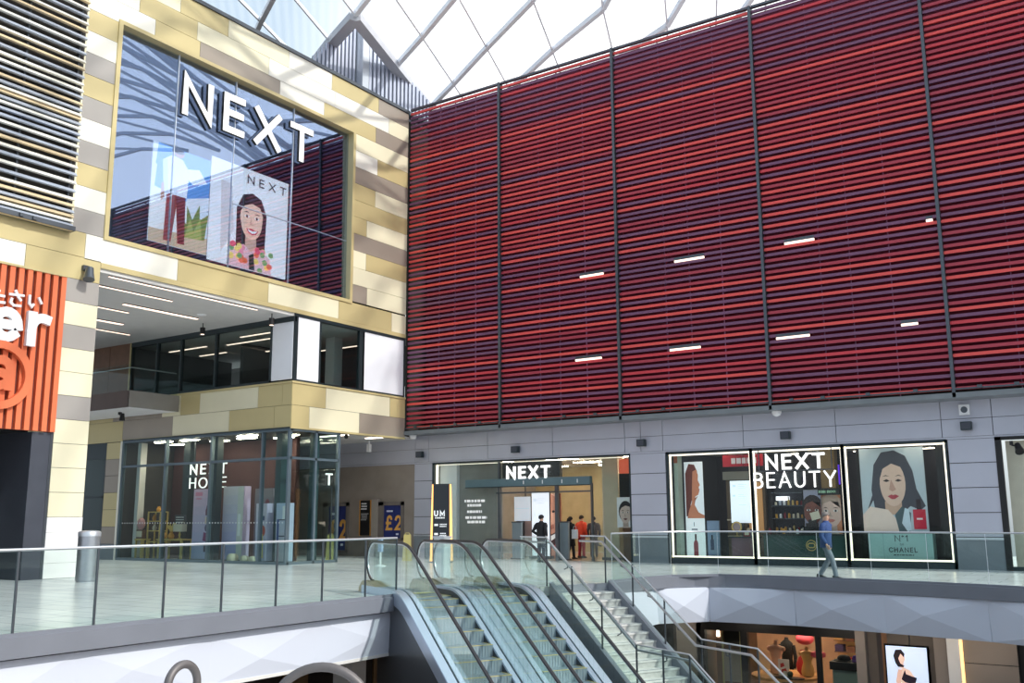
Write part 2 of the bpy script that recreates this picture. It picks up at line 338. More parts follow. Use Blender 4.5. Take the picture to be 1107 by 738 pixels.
# ------------------------------------------------------------------ glazed lattice roof
KN = {(0, 0): (282.4, 24.6), (1, 1): (357.6, 40.5), (1, 2): (383.6, 21.7), (2, 2): (428.4, 69.4), (2, 3): (456.4, 39), (3, 2): (467.4, 114), (3, 3): (487.7, 94), (3, 4): (527.3, 48.8), (3, 5): (579, 1.8), (4, 5): (594.5, 52.4), (4, 6): (653, 10.8)}
KX = {k: aZ(*v, 22.5) for k, v in KN.items()}
def lsq(c):
    n_ = 3; A = [[0.0]*n_ for _ in range(n_)]; y = [0.0]*n_
    for (t, s), p in KX.items():
        r = (1, t, s)
        for i in range(n_):
            y[i] += r[i]*p[c]
            for j in range(n_): A[i][j] += r[i]*r[j]
    return Matrix(A).inverted() @ Vector(y)
QX, QY = lsq(0), lsq(1)
RES = {k: Vector((p.x-(QX[0]+QX[1]*k[0]+QX[2]*k[1]), p.y-(QY[0]+QY[1]*k[0]+QY[2]*k[1]))) for k, p in KX.items()}
def gres(R, t, s):
    w = {k: math.exp(-((k[0]-t)**2+(k[1]-s)**2)/2.4) for k in R}; tot = sum(w.values())+.12
    return sum((R[k]*w[k] for k in R), Vector((0, 0)))/tot
PASS = [RES]
for _ in range(6): R_ = PASS[-1]; PASS.append({k: R_[k]-gres(R_, *k) for k in R_})
def node(t, s):
    x = QX[0]+QX[1]*t+QX[2]*s; y = QY[0]+QY[1]*t+QY[2]*s
    for R_ in PASS[:-1]: g = gres(R_, t, s); x += g.x; y += g.y
    q = max(0, (x+18)-(y-30)*.6)
    return Vector((x, y, 22.5+8.5*math.sin(min(1, q/36)*math.pi)))
ROOFBAR = pm('pale_roof_steel', (244, 246, 250), .6, 0, .02); RGL = roofglass('fritted_roof_glass')
NODES = {(t, s): node(t, s) for t in range(-13, 15) for s in range(-14, 22)}
def inb(p): return -37 < p.x < 13 and -9 < p.y < 46
gl = MB(); ba = MB(); bt = MB()
for (t, s), p in NODES.items():
    q = NODES.get((t+1, s)); r = NODES.get((t, s+1)); z = NODES.get((t+1, s+1))
    void = lambda tt, ss: tt > 1.01 and ss < 1.99
    if q and r and z and all(inb(k) for k in (p, q, r, z)) and not void(t+.5+.5, s+.5):
        gl.face([p+Vector((0, 0, .16)), r+Vector((0, 0, .16)), z+Vector((0, 0, .16)), q+Vector((0, 0, .16))], RGL)
    if q and inb(p) and inb(q) and not (t >= 1 and s < 2): bt.bar(p, q, .07, .16, ROOFBAR)
    if r and inb(p) and inb(r) and not (t > 1 and s < 2): ba.bar(p, r, .2, .22, ROOFBAR)
roof = thing('ceiling', (-8, 18, 22.5), 'glazed diagonal lattice roof over the atrium', 'roof', kind='structure')
gl.build('roof_glass', roof); ba.build('lattice_bar', roof); bt.build('lattice_tie', roof)
b = MB(); EB = pm('roof_edge_steel', (196, 198, 204), .6, 0, .03)
dn = Vector((0, 0, -.12))
for k in range(-3, 2): b.bar(NODES[(1, k)]+dn, NODES[(1, k+1)]+dn, .5, .34, EB)
for k in range(1, 4): b.bar(NODES[(k, 2)]+dn*1.15, NODES[(k+1, 2)]+dn*1.15, .49, .33, EB)
b.build('edge_beam', roof)

# corrugated rooftop enclosure in the corner
CORR = pm('corrugated_metal', (196, 202, 218), .45, .2, .03, 2)
enc = thing('rooftop_enclosure', (-28.5, 30.3, 19.8), 'grey corrugated metal enclosure under the roof edge in the corner', 'enclosure', kind='structure')
def corrug(y0, y1, x, pitch, name):
    """upright ribs, cut off along the sloping roof edge above"""
    ez = [aX(335, 66, x), aX(383, 19, x), aX(464, 112, x)]
    def top(y):
        for p_, q_ in zip(ez[:-1], ez[1:]):
            if p_.y <= y <= q_.y: return p_.z+(q_.z-p_.z)*(y-p_.y)/(q_.y-p_.y)+.05
        return 20.2
    b = MB(); y = y0
    while y < y1-1e-3:
        z1 = top(y+pitch*.3); b.box(x, x+.10, y, y+pitch*.55, 19.7, z1, CORR); b.box(x-.03, x, y, min(y1, y+pitch), 19.7, z1, DSTEEL); y += pitch
    b.build(name, enc)
corrug(26.2, 30.0, -28.5, .24, 'corrugated_panel'); corrug(30.45, 35, -28.1, .28, 'corrugated_panel')
b = MB(); b.box(-28.5, -28.0, 30.0, 30.42, 19.7, aX(394, 31, -28.2).z, LSTEEL); b.build('corner_flashing', enc)
b = MB(); b.box(-27.99, -27.6, 30.4, 37, 20.35, 20.5, DSTEEL); b.build('base_rail', enc)
# ------------------------------------------------------------------ left building: clad facade on the plane x = XA
def yA(px, py): return aX(px, py, XA).y
def panelsX(b, rows, z_top, rh, y0, y1, x=XA, gap=.014, th=.05):
    """rows of cladding panels in the plane x: rows = [[(code, y_end) ...]] from the top"""
    z = z_top
    for row in rows:
        y = y0
        for code, ye in row:
            ye = y1 if ye is None else ye
            ye = min(ye, y1)
            if ye > y: b.box(x-th, x, y+gap/2, ye-gap/2, z-rh+gap/2, z-gap/2, PAL[code])
            y = ye
        z -= rh
def panelsY(b, rows, z_top, rh, x0, x1, y, gap=.014, th=.05):
    z = z_top
    for row in rows:
        x = x0
        for code, xe in row:
            xe = x1 if xe is None else xe
            b.box(x+gap/2, xe-gap/2, y, y+th, z-rh+gap/2, z-gap/2, PAL[code]); x = xe
        z -= rh
ZT = 19.86; RH = .703; WZ0, WZ1, WY0, WY1 = 10.46, 17.75, 17.3, 28.36
b = MB()
panelsX(b, [[('C', 13), ('G', 16.2), ('C', 19.5), ('G', 21.6), ('C', 24.6), ('W', 27), ('G', 29.9), ('T', None)],
            [('G', 15), ('W', 17.9), ('G', yA(214, 25)), ('C', 23.6), ('W', 27.2), ('W', 30.6), ('C', None)],
            [('C', 16), ('W', yA(170, 0)), ('G', yA(217, 42)), ('T', yA(303, 90)), ('W', 26.6), ('G', 29.75), ('T', None)]], ZT, RH, 8, 31.95)
panelsX(b, [[('C', None)], [('W', 29.9), ('G', None)], [('T', None)], [('G', 29.8), ('C', None)], [('G', None)], [('G', 29.3), ('C', None)], [('T', None)], [('C', 29.3), ('G', None)], [('C', None)], [('T', 29.4), ('C', None)]],
        17.75, .7295, WY1+.12, 31.95)
panelsX(b, [[('W', 20.0), ('G', yA(290, 318)), ('C', yA(366, 335)), ('G', 31.0), ('C', None)]], 10.4, .82, 16.6, 31.95)
# pier between louvre and window
codes = 'GWYGYWYGWY'
panelsX(b, [[(c, None)] for c in codes], WZ1, (WZ1-10.4)/10, 16.12, WY0-.1)
b.box(XA-.055, XA+.02, 16.06, 16.12, 10.3, ZT, CREAM)
# panels above the orange sign
panelsX(b, [[('G', 16.6)]], 10.4, .78, 8, 16.6); panelsX(b, [[('W', yA(26, 292)), ('G', 17.17)]], 9.62, .72, 8, 17.17)
# pier between sign and opening
panelsX(b, [[(c, None)] for c in 'YCYCCYCCCC'], 8.9, .715, 16.06, 17.17)
STONEW = pm('white_stone_base', (236, 234, 232), .5, 0, .04, 1.5)
for k in range(4): b.box(XA-.06, XA+.01, 16.06, 17.17, .01+k*.435, .01+(k+1)*.435-.006, STONEW)
for k in range(10):
    c = 'YCYCCYCCCC'[k]; b.box(XA-.8, XA-.06, 17.12, 17.17, 8.9-.715*(k+1)+.007, 8.9-.715*k-.007, PAL[c])
b.box(XA-.8, XA-.06, 17.12, 17.17, 0, 1.75, STONEW)
# backing
for (y0, y1, z0, z1) in ((8, 31.97, WZ1, ZT), (WY1, 31.97, 9.5, WZ1), (8, 31.97, 9.55, WZ0), (16.02, WY0, WZ0, WZ1), (16.02, 17.12, 0, 9.55)):
    b.box(XA-.5, XA-.051, y0, y1, z0, z1, DARK)
b.box(XA-.62, XA+.06, 8, 31.97, ZT, ZT+.14, DSTEEL)
b.box(XA-.5, XA+.012, 17.17, 31.95, 9.42, 9.58, GOLD)
b.box(-40, XA-.5, 8, 44, ZT-.3, ZT, DARK)
st(b.build('wall_left'), 'gold, cream and taupe cladding of the left building around the big upper window', 'wall')

# big upper shop window -------------------------------------------------
w1 = thing('window_1', (XA, 22.8, WZ0), 'large upper display window framed in pale gold on the left building', 'window', kind='structure')
b = MB()
for (y0, y1, z0, z1) in ((WY0-.12, WY0+.03, WZ0-.12, WZ1+.1), (WY1-.03, WY1+.12, WZ0-.12, WZ1+.1), (WY0+.03, WY1-.03, WZ1-.03, WZ1+.1), (WY0+.03, WY1-.03, WZ0-.12, WZ0+.02)):
    b.box(XA-.35, XA+.05, y0, y1, z0, z1, GOLD)
b.build('frame', w1)
b = MB(); b.hexa([(XA-.2, WY0, WZ0), (XA-.18, WY0, WZ0), (XA-.18, WY1, WZ0), (XA-.2, WY1, WZ0), (XA-.28, WY0, WZ1), (XA-.26, WY0, WZ1), (XA-.26, WY1, WZ1), (XA-.28, WY1, WZ1)], GLASSR); b.build('glass', w1)
JOINT = pm('pale_glass_joint', (220, 228, 236), .3, 0, 0)
b = MB()
for k in (19.75, 22.3, 25.2): b.box(XA-.30, XA-.215, k-.012, k+.012, WZ0, WZ1, JOINT)
b.box(XA-.3, XA-.215, 22.3, WY1, 13.0, 13.02, JOINT)
b.build('glass_joint', w1)
# room behind it
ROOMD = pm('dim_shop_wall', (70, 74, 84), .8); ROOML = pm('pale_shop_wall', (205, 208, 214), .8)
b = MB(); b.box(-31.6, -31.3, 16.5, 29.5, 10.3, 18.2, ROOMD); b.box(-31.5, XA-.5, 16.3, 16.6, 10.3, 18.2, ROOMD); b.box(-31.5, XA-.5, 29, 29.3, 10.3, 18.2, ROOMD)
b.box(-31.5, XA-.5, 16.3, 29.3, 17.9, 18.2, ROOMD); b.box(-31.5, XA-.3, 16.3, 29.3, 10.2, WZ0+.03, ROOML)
st(b.build('wall_left'), 'dim display room behind the big upper window', 'wall')
b = MB(); b.box(-30.2, -29.9, 17.6, 18.3, WZ0+.03, 14.6, WHITE); b.box(-29.6, -29.4, 18.6, 18.95, WZ0+.03, 14.9, WHITE)
st(b.build('wall_left'), 'white upright display fins in the upper window', 'wall')
# shop name letters
sg = thing('shop_sign', (XA+.3, 22.6, 15.2), 'huge white block letters of the shop name across the big upper window', 'sign')
LY0 = aX(197.5, 100, XA-.05).y; LW = aX(339.5, 142, XA-.05).y-LY0; LZ0 = (aX(195, 122, XA-.05).z+aX(325, 174, XA-.05).z)/2
for i in range(4):
    b = MB(); text(b, 'NEXT', (XA-.05, LY0, LZ0), (0, 1, 0), (0, 0, 1), 1.5, pm('white_letter', (250, 250, 250), .4, 0, 0, emit=.35, ecol=(255, 255, 255)), .165, (-.125, 0, 0), LW, .26, DARK, only=i)
    b.build('letter', sg)
for y in (LY0+.2, LY0+2.1, LY0+4.0, LY0+LW-.55): b = MB(); b.bar((XA-.17, y, LZ0+.7), (XA-.23, y, LZ0+.7), .04, .04, DSTEEL); b.build('bracket', sg)

# ---- posters (flat printed boards)
def el(cx, cy, rx, ry, n=18, a0=0, a1=360): return [(cx+rx*math.cos(math.radians(a0+(a1-a0)*i/n)), cy+ry*math.sin(math.radians(a0+(a1-a0)*i/n))) for i in range(n if a1-a0 == 360 else n+1)]
PC = {}
def pc(c, emit=0.):
    k = (c, emit)
    if k not in PC: PC[k] = pm('print_%02x%02x%02x_%d' % (*c, int(emit*10)), c, .45, 0, .03, 6, emit=emit)
    return PC[k]
def board(o, ux, uz, w, h, base, layers, th=.05, emit=0., back=None, step=.0015):
    """printed board: o = lower left corner of the face, layers = [(rgb, [(u, v) in 0..1 ...])] one above the other"""
    o = Vector(o); ux = Vector(ux).normalized()*w; uz = Vector(uz).normalized()*h; nr = ux.cross(uz).normalized(); b = MB()
    b.prism([o, o+ux, o+ux+uz, o+uz], nr*-th, back or pc(base, emit), pc(base, emit))
    for i, (c, pts) in enumerate(layers):
        pts = [(min(1, max(0, u)), min(1, max(0, v))) for u, v in pts]
        b.face([o+ux*u+uz*v+nr*(step*(i+1)) for u, v in pts], pc(c, emit))
    return b
def portrait(cx, cy, r, asp, skin, hair, lips=(170, 70, 80), long=False, tilt=0., shirt=None):
    """head and shoulders; r = face half height in v units, asp = board height / width"""
    rx = r*asp*.74; sh = tuple(int(k*.86) for k in skin); L_ = []
    if long: L_.append((hair, [(cx-rx*1.25, cy-r*1.9), (cx-rx*1.3, cy+r*.4), (cx-rx*.8, cy+r*1.15), (cx, cy+r*1.35), (cx+rx*.8, cy+r*1.15), (cx+rx*1.3, cy+r*.4), (cx+rx*1.2, cy-r*1.9)]))
    else: L_.append((hair, el(cx, cy+r*.22, rx*1.16, r*1.1)))
    L_.append((sh, [(cx-rx*.45, cy-r*.6), (cx-rx*.5, cy-r*1.7), (cx+rx*.5, cy-r*1.7), (cx+rx*.45, cy-r*.6)]))
    if shirt: L_.append((shirt, [(cx-rx*1.9, cy-r*3.2), (cx-rx*1.7, cy-r*1.7), (cx-rx*.6, cy-r*1.3), (cx, cy-r*1.6), (cx+rx*.6, cy-r*1.3), (cx+rx*1.7, cy-r*1.7), (cx+rx*1.9, cy-r*3.2)]))
    else: L_.append((skin, [(cx-rx*1.9, cy-r*3.0), (cx-rx*1.7, cy-r*1.8), (cx-rx*.55, cy-r*1.35), (cx+rx*.55, cy-r*1.35), (cx+rx*1.7, cy-r*1.8), (cx+rx*1.9, cy-r*3.0)]))
    L_.append((skin, [(cx+rx*math.cos(t)*(1 if math.sin(t) > 0 else .93), cy+r*math.sin(t)) for t in [2*math.pi*i/22 for i in range(22)]]))
    L_.append((hair, [(cx-rx*1.02, cy+r*.25), (cx-rx*.9, cy+r*.75), (cx-rx*.3, cy+r*1.12), (cx+rx*.5, cy+r*1.08), (cx+rx*1.02, cy+r*.3), (cx+rx*.7, cy+r*.72), (cx, cy+r*.82), (cx-rx*.65, cy+r*.62)]))
    for sx in (-1, 1):
        L_.append(((60, 42, 38), [(cx+sx*rx*.18, cy+r*.30), (cx+sx*rx*.45, cy+r*.38), (cx+sx*rx*.72, cy+r*.30), (cx+sx*rx*.45, cy+r*.32)][::sx]))
        L_.append(((245, 240, 236), el(cx+sx*rx*.42, cy+r*.12, rx*.21, r*.075, 10))); L_.append(((40, 28, 26), el(cx+sx*rx*.42, cy+r*.12, rx*.1, r*.08, 8)))
    L_.append((sh, [(cx-rx*.08, cy+r*.1), (cx-rx*.2, cy-r*.28), (cx+rx*.2, cy-r*.28), (cx+rx*.05, cy-r*.2)]))
    L_.append((lips, [(cx-rx*.36, cy-r*.52), (cx-rx*.1, cy-r*.45), (cx+rx*.1, cy-r*.45), (cx+rx*.36, cy-r*.52), (cx+rx*.12, cy-r*.66), (cx-rx*.12, cy-r*.66)]))
    return L_
def smile(cx, cy, r, asp): rx = r*asp*.74; return [((250, 246, 240), [(cx-rx*.32, cy-r*.5), (cx+rx*.32, cy-r*.5), (cx+rx*.15, cy-r*.64), (cx-rx*.15, cy-r*.64)])]
XP = XA-.75
# beach poster
lay = [((214, 190, 160), [(0, 0), (1, 0), (1, .17), (0, .13)]), ((250, 250, 250), [(0, .13), (.62, .15), (.62, .42), (0, .45)]), ((100, 158, 220), [(.05, .55), (1, .45), (1, 1), (.1, 1)]), ((95, 160, 230), [(.05, .78), (.55, .6), (.5, 1), (.08, 1)]),
       ((238, 244, 250), [(.45, .8), (.8, .86), (.95, .74), (.7, .68)]), ((235, 240, 246), [(.6, .52), (1, .60), (1, .46), (.6, .4)]),
       ((120, 140, 70), [(.55, .12), (.5, .32), (.62, .26), (.62, .45), (.72, .32), (.84, .5), (.85, .34), (1, .42), (.95, .14)]), ((165, 175, 95), [(.6, .12), (.68, .34), (.75, .2), (.86, .36), (.9, .14)]),
       ((150, 70, 66), [(.24, .04), (.26, .56), (.58, .56), (.60, .04), (.48, .04), (.43, .40), (.37, .04)]), ((120, 50, 50), [(.42, .5), (.58, .56), (.60, .04), (.50, .04)]),
       ((236, 240, 250), [(.20, .52), (.16, .84), (.32, .92), (.5, .9), (.62, .80), (.6, .52)]), ((214, 222, 236), [(.2, .52), (.16, .84), (.24, .86), (.28, .5)]), ((190, 140, 115), [(.16, .6), (.2, .62), (.22, .46), (.16, .42)]),
       ((190, 140, 115), el(.43, .955, .09, .045)), ((60, 45, 40), el(.41, .975, .11, .03))]
bo = board((XP, 19.3, 10.98), (0, 1, 0), (0, 0, 1), 2.42, 3.55, (225, 232, 240), lay, .05, .9)  # print glows so it stays bright through the reflecting glass
po = tag(bo.build('poster'), 'beach photo poster with a figure in red trousers and white shirt in the upper window', 'poster')
# portrait poster
lay = [((222, 214, 214), [(.15, .1), (.3, .35), (.25, .8), (.12, .8)])] + portrait(.52, .50, .20, 3.85/3.8, (250, 206, 182), (58, 40, 38), (196, 70, 86), True, 0, (238, 196, 204))
rnd = random.Random(5)
for k in range(34):
    u = rnd.uniform(.26, .8); v = rnd.uniform(.0, .22)
    if .46 < u < .58: continue
    lay.append((rnd.choice([(232, 96, 120), (250, 220, 120), (120, 170, 110), (246, 150, 170), (240, 120, 80)]), el(u, v, .035, .03, 7)))
lay += [((40, 60, 50), [(.50, 0), (.49, .14), (.55, .17), (.57, 0)]), ((196, 70, 86), [(.44, .402), (.52, .39), (.60, .402), (.575, .362), (.52, .345), (.465, .362)]), ((252, 250, 246), [(.455, .395), (.52, .384), (.585, .395), (.56, .37), (.52, .36), (.48, .37)])]
b = board((XP, 21.78, 10.86), (0, 1, 0), (0, 0, 1), 3.74, 3.9, (247, 246, 247), lay, .05, .9)  # glow in the print makes up for the window reflection
text(b, 'NEXT', (XP+.07, 23.4, 14.18), (0, 1, 0), (0, 0, 1), .33, pc((70, 72, 76)), .13, (-.02, 0, 0), 1.95, .5)
tag(b.build('poster'), 'white portrait poster of a smiling dark-haired figure in floral top in the upper window', 'poster')

# ------------------------------------------------------------------ gold and grey louvre panel, far left
lv = thing('louvre_panel', (XA+.2, 12, 10.3), 'cream, gold and grey horizontal louvre panel left of the upper window', 'louvre')
ys1 = [45, 100, 155, 205, 260, 310, 355, 400, 445, 485, 520, 545, 580, 610, 650, 690]; c1 = 'WBWGBWWBGBWGBWBB'
ys2 = [50, 100, 140, 190, 240, 295, 350, 405, 450, 490, 520, 550, 580, 610]; c2 = 'WBGWBWBWGBGWBG'
lst = [(y/5.68, c) for y, c in zip(ys1, c1)] + [(120+y/5.68, c) for y, c in zip(ys2, c2)]
for k in range(1, 12): lst.insert(0, (7.9-8.8*k, 'WBGWBWGBWWB'[k % 11]))
LB = pm('blue_grey_slat', (176, 184, 198), .4, .2, .03)
b = MB()
for py, c in lst:
    z = aX(0, py, XA+.28).z; m = {'W': WHITEP, 'B': LB, 'G': pm('beige_slat', (214, 194, 158), .45)}[c]; h = .105
    b.hexa([(XA+.16, 8, z-h/2), (XA+.28, 8, z-h/2), (XA+.28, 16.0, z-h/2), (XA+.16, 16.0, z-h/2), (XA+.12, 8, z+h/2), (XA+.2, 8, z+h/2), (XA+.2, 16.0, z+h/2), (XA+.12, 16.0, z+h/2)], m)
b.build('slat', lv)
b = MB()
for y in (8.2, 10.2, 12.2, 14.2, 15.85): b.box(XA+.04, XA+.12, y-.03, y+.03, 10.3, ZT+.5, DSTEEL)
b.build('post', lv)
b = MB(); b.box(XA+.05, XA+.3, 8, 16.06, 10.28, 10.42, DSTEEL)
for y in (12.5, 14.3, 14.7): b.box(XA+.3, XA+.36, y, y+.12, 10.3, 10.4, DSTEEL)
b.build('bottom_rail', lv)
b = MB(); b.box(XA-.06, XA+.02, 8, 16.06, 10.4, ZT+.6, DARK); b.build('backing', lv)

# ------------------------------------------------------------------ orange batten sign and the dark entrance below it
ORG = pm('orange_batten', (226, 116, 74), .5, 0, .05, 1.5); ORGD = pm('dark_red_backing', (110, 52, 42), .7)
sn = thing('restaurant_sign', (XA, 14, 4.2), 'orange vertical batten sign board with white letters at the far left', 'sign')
b = MB(); b.box(XA-.1, XA-.02, 9, 16.04, 4.2, 8.86, ORGD); b.build('backing_board', sn)
b = MB(); y = 16.03
while y > 9:
    b.box(XA-.02, XA+.1, y-.155, y, 4.2, 8.86, ORG); y -= .262
b.build('batten', sn)
b = MB(); b.box(XA-.1, XA+.13, 9, 16.06, 8.86, 8.92, GOLD); b.build('top_trim', sn)
b = MB(); yr = aX(20, 355, XA+.2).y; zb = aX(32, 374, XA+.2).z; zt = aX(32, 339, XA+.2).z; hh = (zt-zb)/.7
text(b, 'er', (XA+.25, yr-hh*.62, zb), (0, 1, 0), (0, 0, 1), hh, WHITE, .2, (-.13, 0, 0), None, .1); b.build('letters', sn)
b = MB(); yc = aX(-2, 404.6, XA+.2).y; zc = aX(-2, 404.6, XA+.2).z; R_ = .86
ribbon(b, el(0, 0, R_, R_, 30)+[(R_, 0)], .22, lambda p: Vector((XA+.26, yc+p[0], zc+p[1])), (-.14, 0, 0), ORG); b.build('ring', sn)
b = MB(); text(b, 'a', (XA+.25, yc-.36, zc-.42), (0, 1, 0), (0, 0, 1), 1.25, ORG, .2, (-.13, 0, 0), .8); b.build('letter', sn)
b = MB(); k0 = aX(2, 329, XA+.2)
text(b, 'ださい', (XA+.2, k0.y-.42, k0.z), (0, 1, 0), (0, 0, 1), .5, WHITE, .13, (-.06, 0, 0), 1.62, .12); b.build('small_letters', sn)
ENTR = pm('dark_metal_jamb', (84, 88, 98), .4, .5, .05, 2)
b = MB(); b.box(XA-.05, XA-.03, 15.42, 16.04, 0, 4.18, ENTR); b.box(XA-2.2, XA-.05, 15.42, 15.5, 0, 4.18, ENTR); b.box(XA-.06, XA-.02, 15.98, 16.06, 0, 4.2, DSTEEL)
st(b.build('wall_left'), 'dark grey metal jamb of the entrance under the orange sign', 'wall')
b = MB(); b.box(XA-3.2, XA-3.0, 8, 15.5, 0, 4.3, BLACK); b.box(XA-3, XA-.4, 8, 15.5, 4.19, 4.3, BLACK); b.box(XA-3, XA-.3, 8, 8.2, 0, 4.3, BLACK)
st(b.build('wall_left'), 'black recess of the entrance under the orange sign', 'wall')
dv = thing('door_1', (XA-1.4, 14.6, 0), 'dark glazed entrance door in the black recess', 'door', kind='structure')
b = MB(); b.box(XA-1.5, XA-1.44, 14.3, 14.38, 0, 2.6, DSTEEL); b.box(XA-1.5, XA-1.44, 15.3, 15.38, 0, 2.6, DSTEEL); b.box(XA-1.5, XA-1.44, 14.3, 15.38, 2.5, 2.6, DSTEEL); b.build('frame', dv)
b = MB(); b.box(XA-1.48, XA-1.46, 14.38, 15.3, 0.02, 2.5, GLASSD); b.build('pane', dv)
def spot(loc, label, m=DSTEEL, aim=(.3, -.2, -1), group='floodlights on the cladding', s=1.0):
    t = thing('floodlight', loc, label, 'light', group if group else None); L0 = Vector(loc); a = Vector(aim).normalized()
    b = MB(); b.box(L0.x-.05*s, L0.x+.05*s, L0.y-.08*s, L0.y+.08*s, L0.z, L0.z+.14*s, m); b.bar(L0, L0+Vector((.16*s, 0, -.05*s)), .05*s, .05*s, m); b.build('bracket', t)
    c = L0+Vector((.2*s, 0, -.1*s)); b = MB(); b.tube([c-a*.16*s, c+a*.02*s, c+a*.2*s], [.1*s, .12*s, .15*s], m, 12); b.build('head', t, True); return t
spot((XA+.06, 16.62, 9.2), 'grey floodlight on the cladding above the pier beside the orange sign', group=None, s=1.15)
# ------------------------------------------------------------------ loggia above, glazed corner shop below
b = MB(); b.box(-46, XA-.06, 17.17, YS, 9.3, 9.42, OFFW); b.box(-46, XA-.5, 8, 44, 9.42, 9.9, DARK)
st(b.build('ceiling'), 'white ceiling of the open gallery under the upper window', 'ceiling')
b = MB(); b.box(-46, XA-.06, YL+.06, YS, 6.62, 6.74, FLOORD); b.box(-46, XA-.06, YL+.06, YS+.0, 5.06, 5.14, OFFW)
st(b.build('floor'), 'gallery floor slab over the glazed corner shop', 'floor')
# gold bands on both faces of the corner
b = MB(); X0 = -46
panelsY(b, [[('G', -38), ('T', -34.6), ('C', aY(196, 436, YL).x), ('G', aY(217, 430, YL).x), ('C', aY(280, 420, YL).x), ('G', -27.4), ('G', None)],
            [('G', aY(133, 470, YL).x), ('T', aY(187, 465, YL).x), ('C', aY(248, 458, YL).x), ('G', aY(297, 450, YL).x), ('G', None)]], 6.72, .83, X0, XA, YL-.03)
panelsX(b, [[('G', aX(352, 425, XA).y), ('C', aX(421, 440, XA).y), ('G', None)], [('G', aX(334, 450, XA).y), ('C', aX(388, 455, XA).y), ('T', None)]], 6.72, .83, YL-.03, 31.95, XA+.02)
b.box(XA-.3, XA, YL, 31.95, 5.08, 6.7, DARK); b.box(X0, XA-.3, YL+.03, YL+.3, 5.08, 6.7, DARK)
b.box(X0, XA-.2, YL-.07, YL+.2, 6.72, 6.8, GOLD); b.box(XA-.2, XA+.06, YL-.07, 31.95, 6.72, 6.8, GOLD)
b.box(X0, XA-.2, YL-.06, YL+.2, 5.0, 5.07, GOLD); b.box(XA-.2, XA+.05, YL-.06, 31.95, 5.0, 5.07, GOLD)
st(b.build('wall_left'), 'gold panel band between the glazed corner shop and the gallery windows', 'wall')
# gallery glazing
w2 = thing('window_2', (-32, YL, 6.8), 'dark glazing of the gallery floor facing the void', 'window', kind='structure')
b = MB()
for x in (-37.0, -35.2, -33.6, -31.4, -28.15): b.box(x-.05, x+.05, YL-.03, YL+.12, 6.8, 9.3, FRAMEG)
b.box(-37, -28.1, YL-.03, YL+.12, 6.8, 6.9, FRAMEG); b.box(-37, XA, YL-.05, YL+.12, 9.1, 9.3, FRAMEG); b.build('frame', w2)
b = MB(); b.box(-37, -28.15, YL+.04, YL+.06, 6.9, 9.1, GLASSD); b.build('glass', w2)
w3 = thing('window_3', (XA, 28, 6.8), 'corner window between two white panels on the sunlit face', 'window', kind='structure')
b = MB()
for y in (25.56, 26.8, 29.3, 31.9): b.box(XA-.16, XA-.02, y-.05, y+.05, 6.8, 9.42, FRAMEG)
b.box(XA-.16, XA-.02, 29.05, 29.35, 6.8, 9.42, FRAMEG); b.box(XA-.16, XA+.0, 25.5, 31.9, 6.8, 6.88, FRAMEG); b.box(XA-.16, XA, 25.5, 31.9, 9.3, 9.42, FRAMEG)
b.box(XA-.1, XA+.0, YL+.02, YL+.1, 6.8, 9.42, FRAMEG); b.build('frame', w3)
b = MB(); b.box(XA-.1, XA-.08, 26.85, 29.05, 6.88, 9.3, GLASSD); b.build('glass', w3)
SPAN = pm('white_spandrel', (240, 242, 248), .3, .0, .01)
b = MB(); b.box(XA-.09, XA-.03, 25.6, 26.76, 6.88, 9.3, SPAN); b.build('white_panel', w3)
b = MB(); b.box(XA-.09, XA-.03, 29.35, 31.86, 6.88, 9.3, SPAN); b.build('white_panel', w3)
b = MB(); b.box(-28.1, XA-.08, YL+.0, YL+.06, 6.88, 9.12, SPAN); b.build('white_panel', w3)
# room behind the gallery glazing
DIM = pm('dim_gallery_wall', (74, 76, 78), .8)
def wallbox(name, label, *bx):
    b = MB(); b.box(*bx); return st(b.build(name), label, 'wall')
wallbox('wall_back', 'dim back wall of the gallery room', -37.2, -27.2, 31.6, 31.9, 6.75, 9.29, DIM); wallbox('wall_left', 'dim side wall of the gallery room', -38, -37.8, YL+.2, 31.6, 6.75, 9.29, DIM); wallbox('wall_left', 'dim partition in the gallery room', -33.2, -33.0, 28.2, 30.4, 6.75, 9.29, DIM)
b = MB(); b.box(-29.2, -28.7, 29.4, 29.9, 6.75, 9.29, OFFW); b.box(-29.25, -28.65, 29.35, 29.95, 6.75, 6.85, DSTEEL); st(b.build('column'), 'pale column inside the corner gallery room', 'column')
b = MB()
for i in range(6): b.box(-46+i*1.5, -46+i*1.5+1.47, YL-.05, YL+.02, 6.74, 9.3, TIMBER)
b.box(-37.03, -36.98, YL-.08, YL, 6.74, 9.3, GOLD)
st(b.build('wall_left'), 'timber panelled wall at the back of the gallery', 'wall')
# balcony
BALB = pm('shaded_brown_panel', (92, 74, 66), .45, .2, .06, 2); BALG = pm('grey_metal_panel', (140, 138, 134), .45, .2, .05, 2)  # brown front: shade and reflection on that face painted into its colour
bal = thing('balcony', (-37, 24.2, 6.0), 'gallery balcony with a glass guard and white soffit beside the gold band', 'balcony', kind='structure')
b = MB(); b.box(-46, -33.55, 23.05, YL-.1, 6.04, 6.66, WHITE); b.build('slab', bal)
b = MB(); b.box(-46, -33.5, 23.0, 23.06, 6.04, 6.7, BALB); b.build('front_panel', bal)
b = MB(); b.box(-33.55, -33.49, 23.0, YL-.06, 6.04, 6.7, BALG); b.build('end_panel', bal)
b = MB(); b.box(-46, -33.6, 23.08, 23.1, 6.7, 7.78, GLASSB); b.box(-33.62, -33.6, 23.08, YL-.06, 6.7, 7.78, GLASSB); b.build('glass_guard', bal)
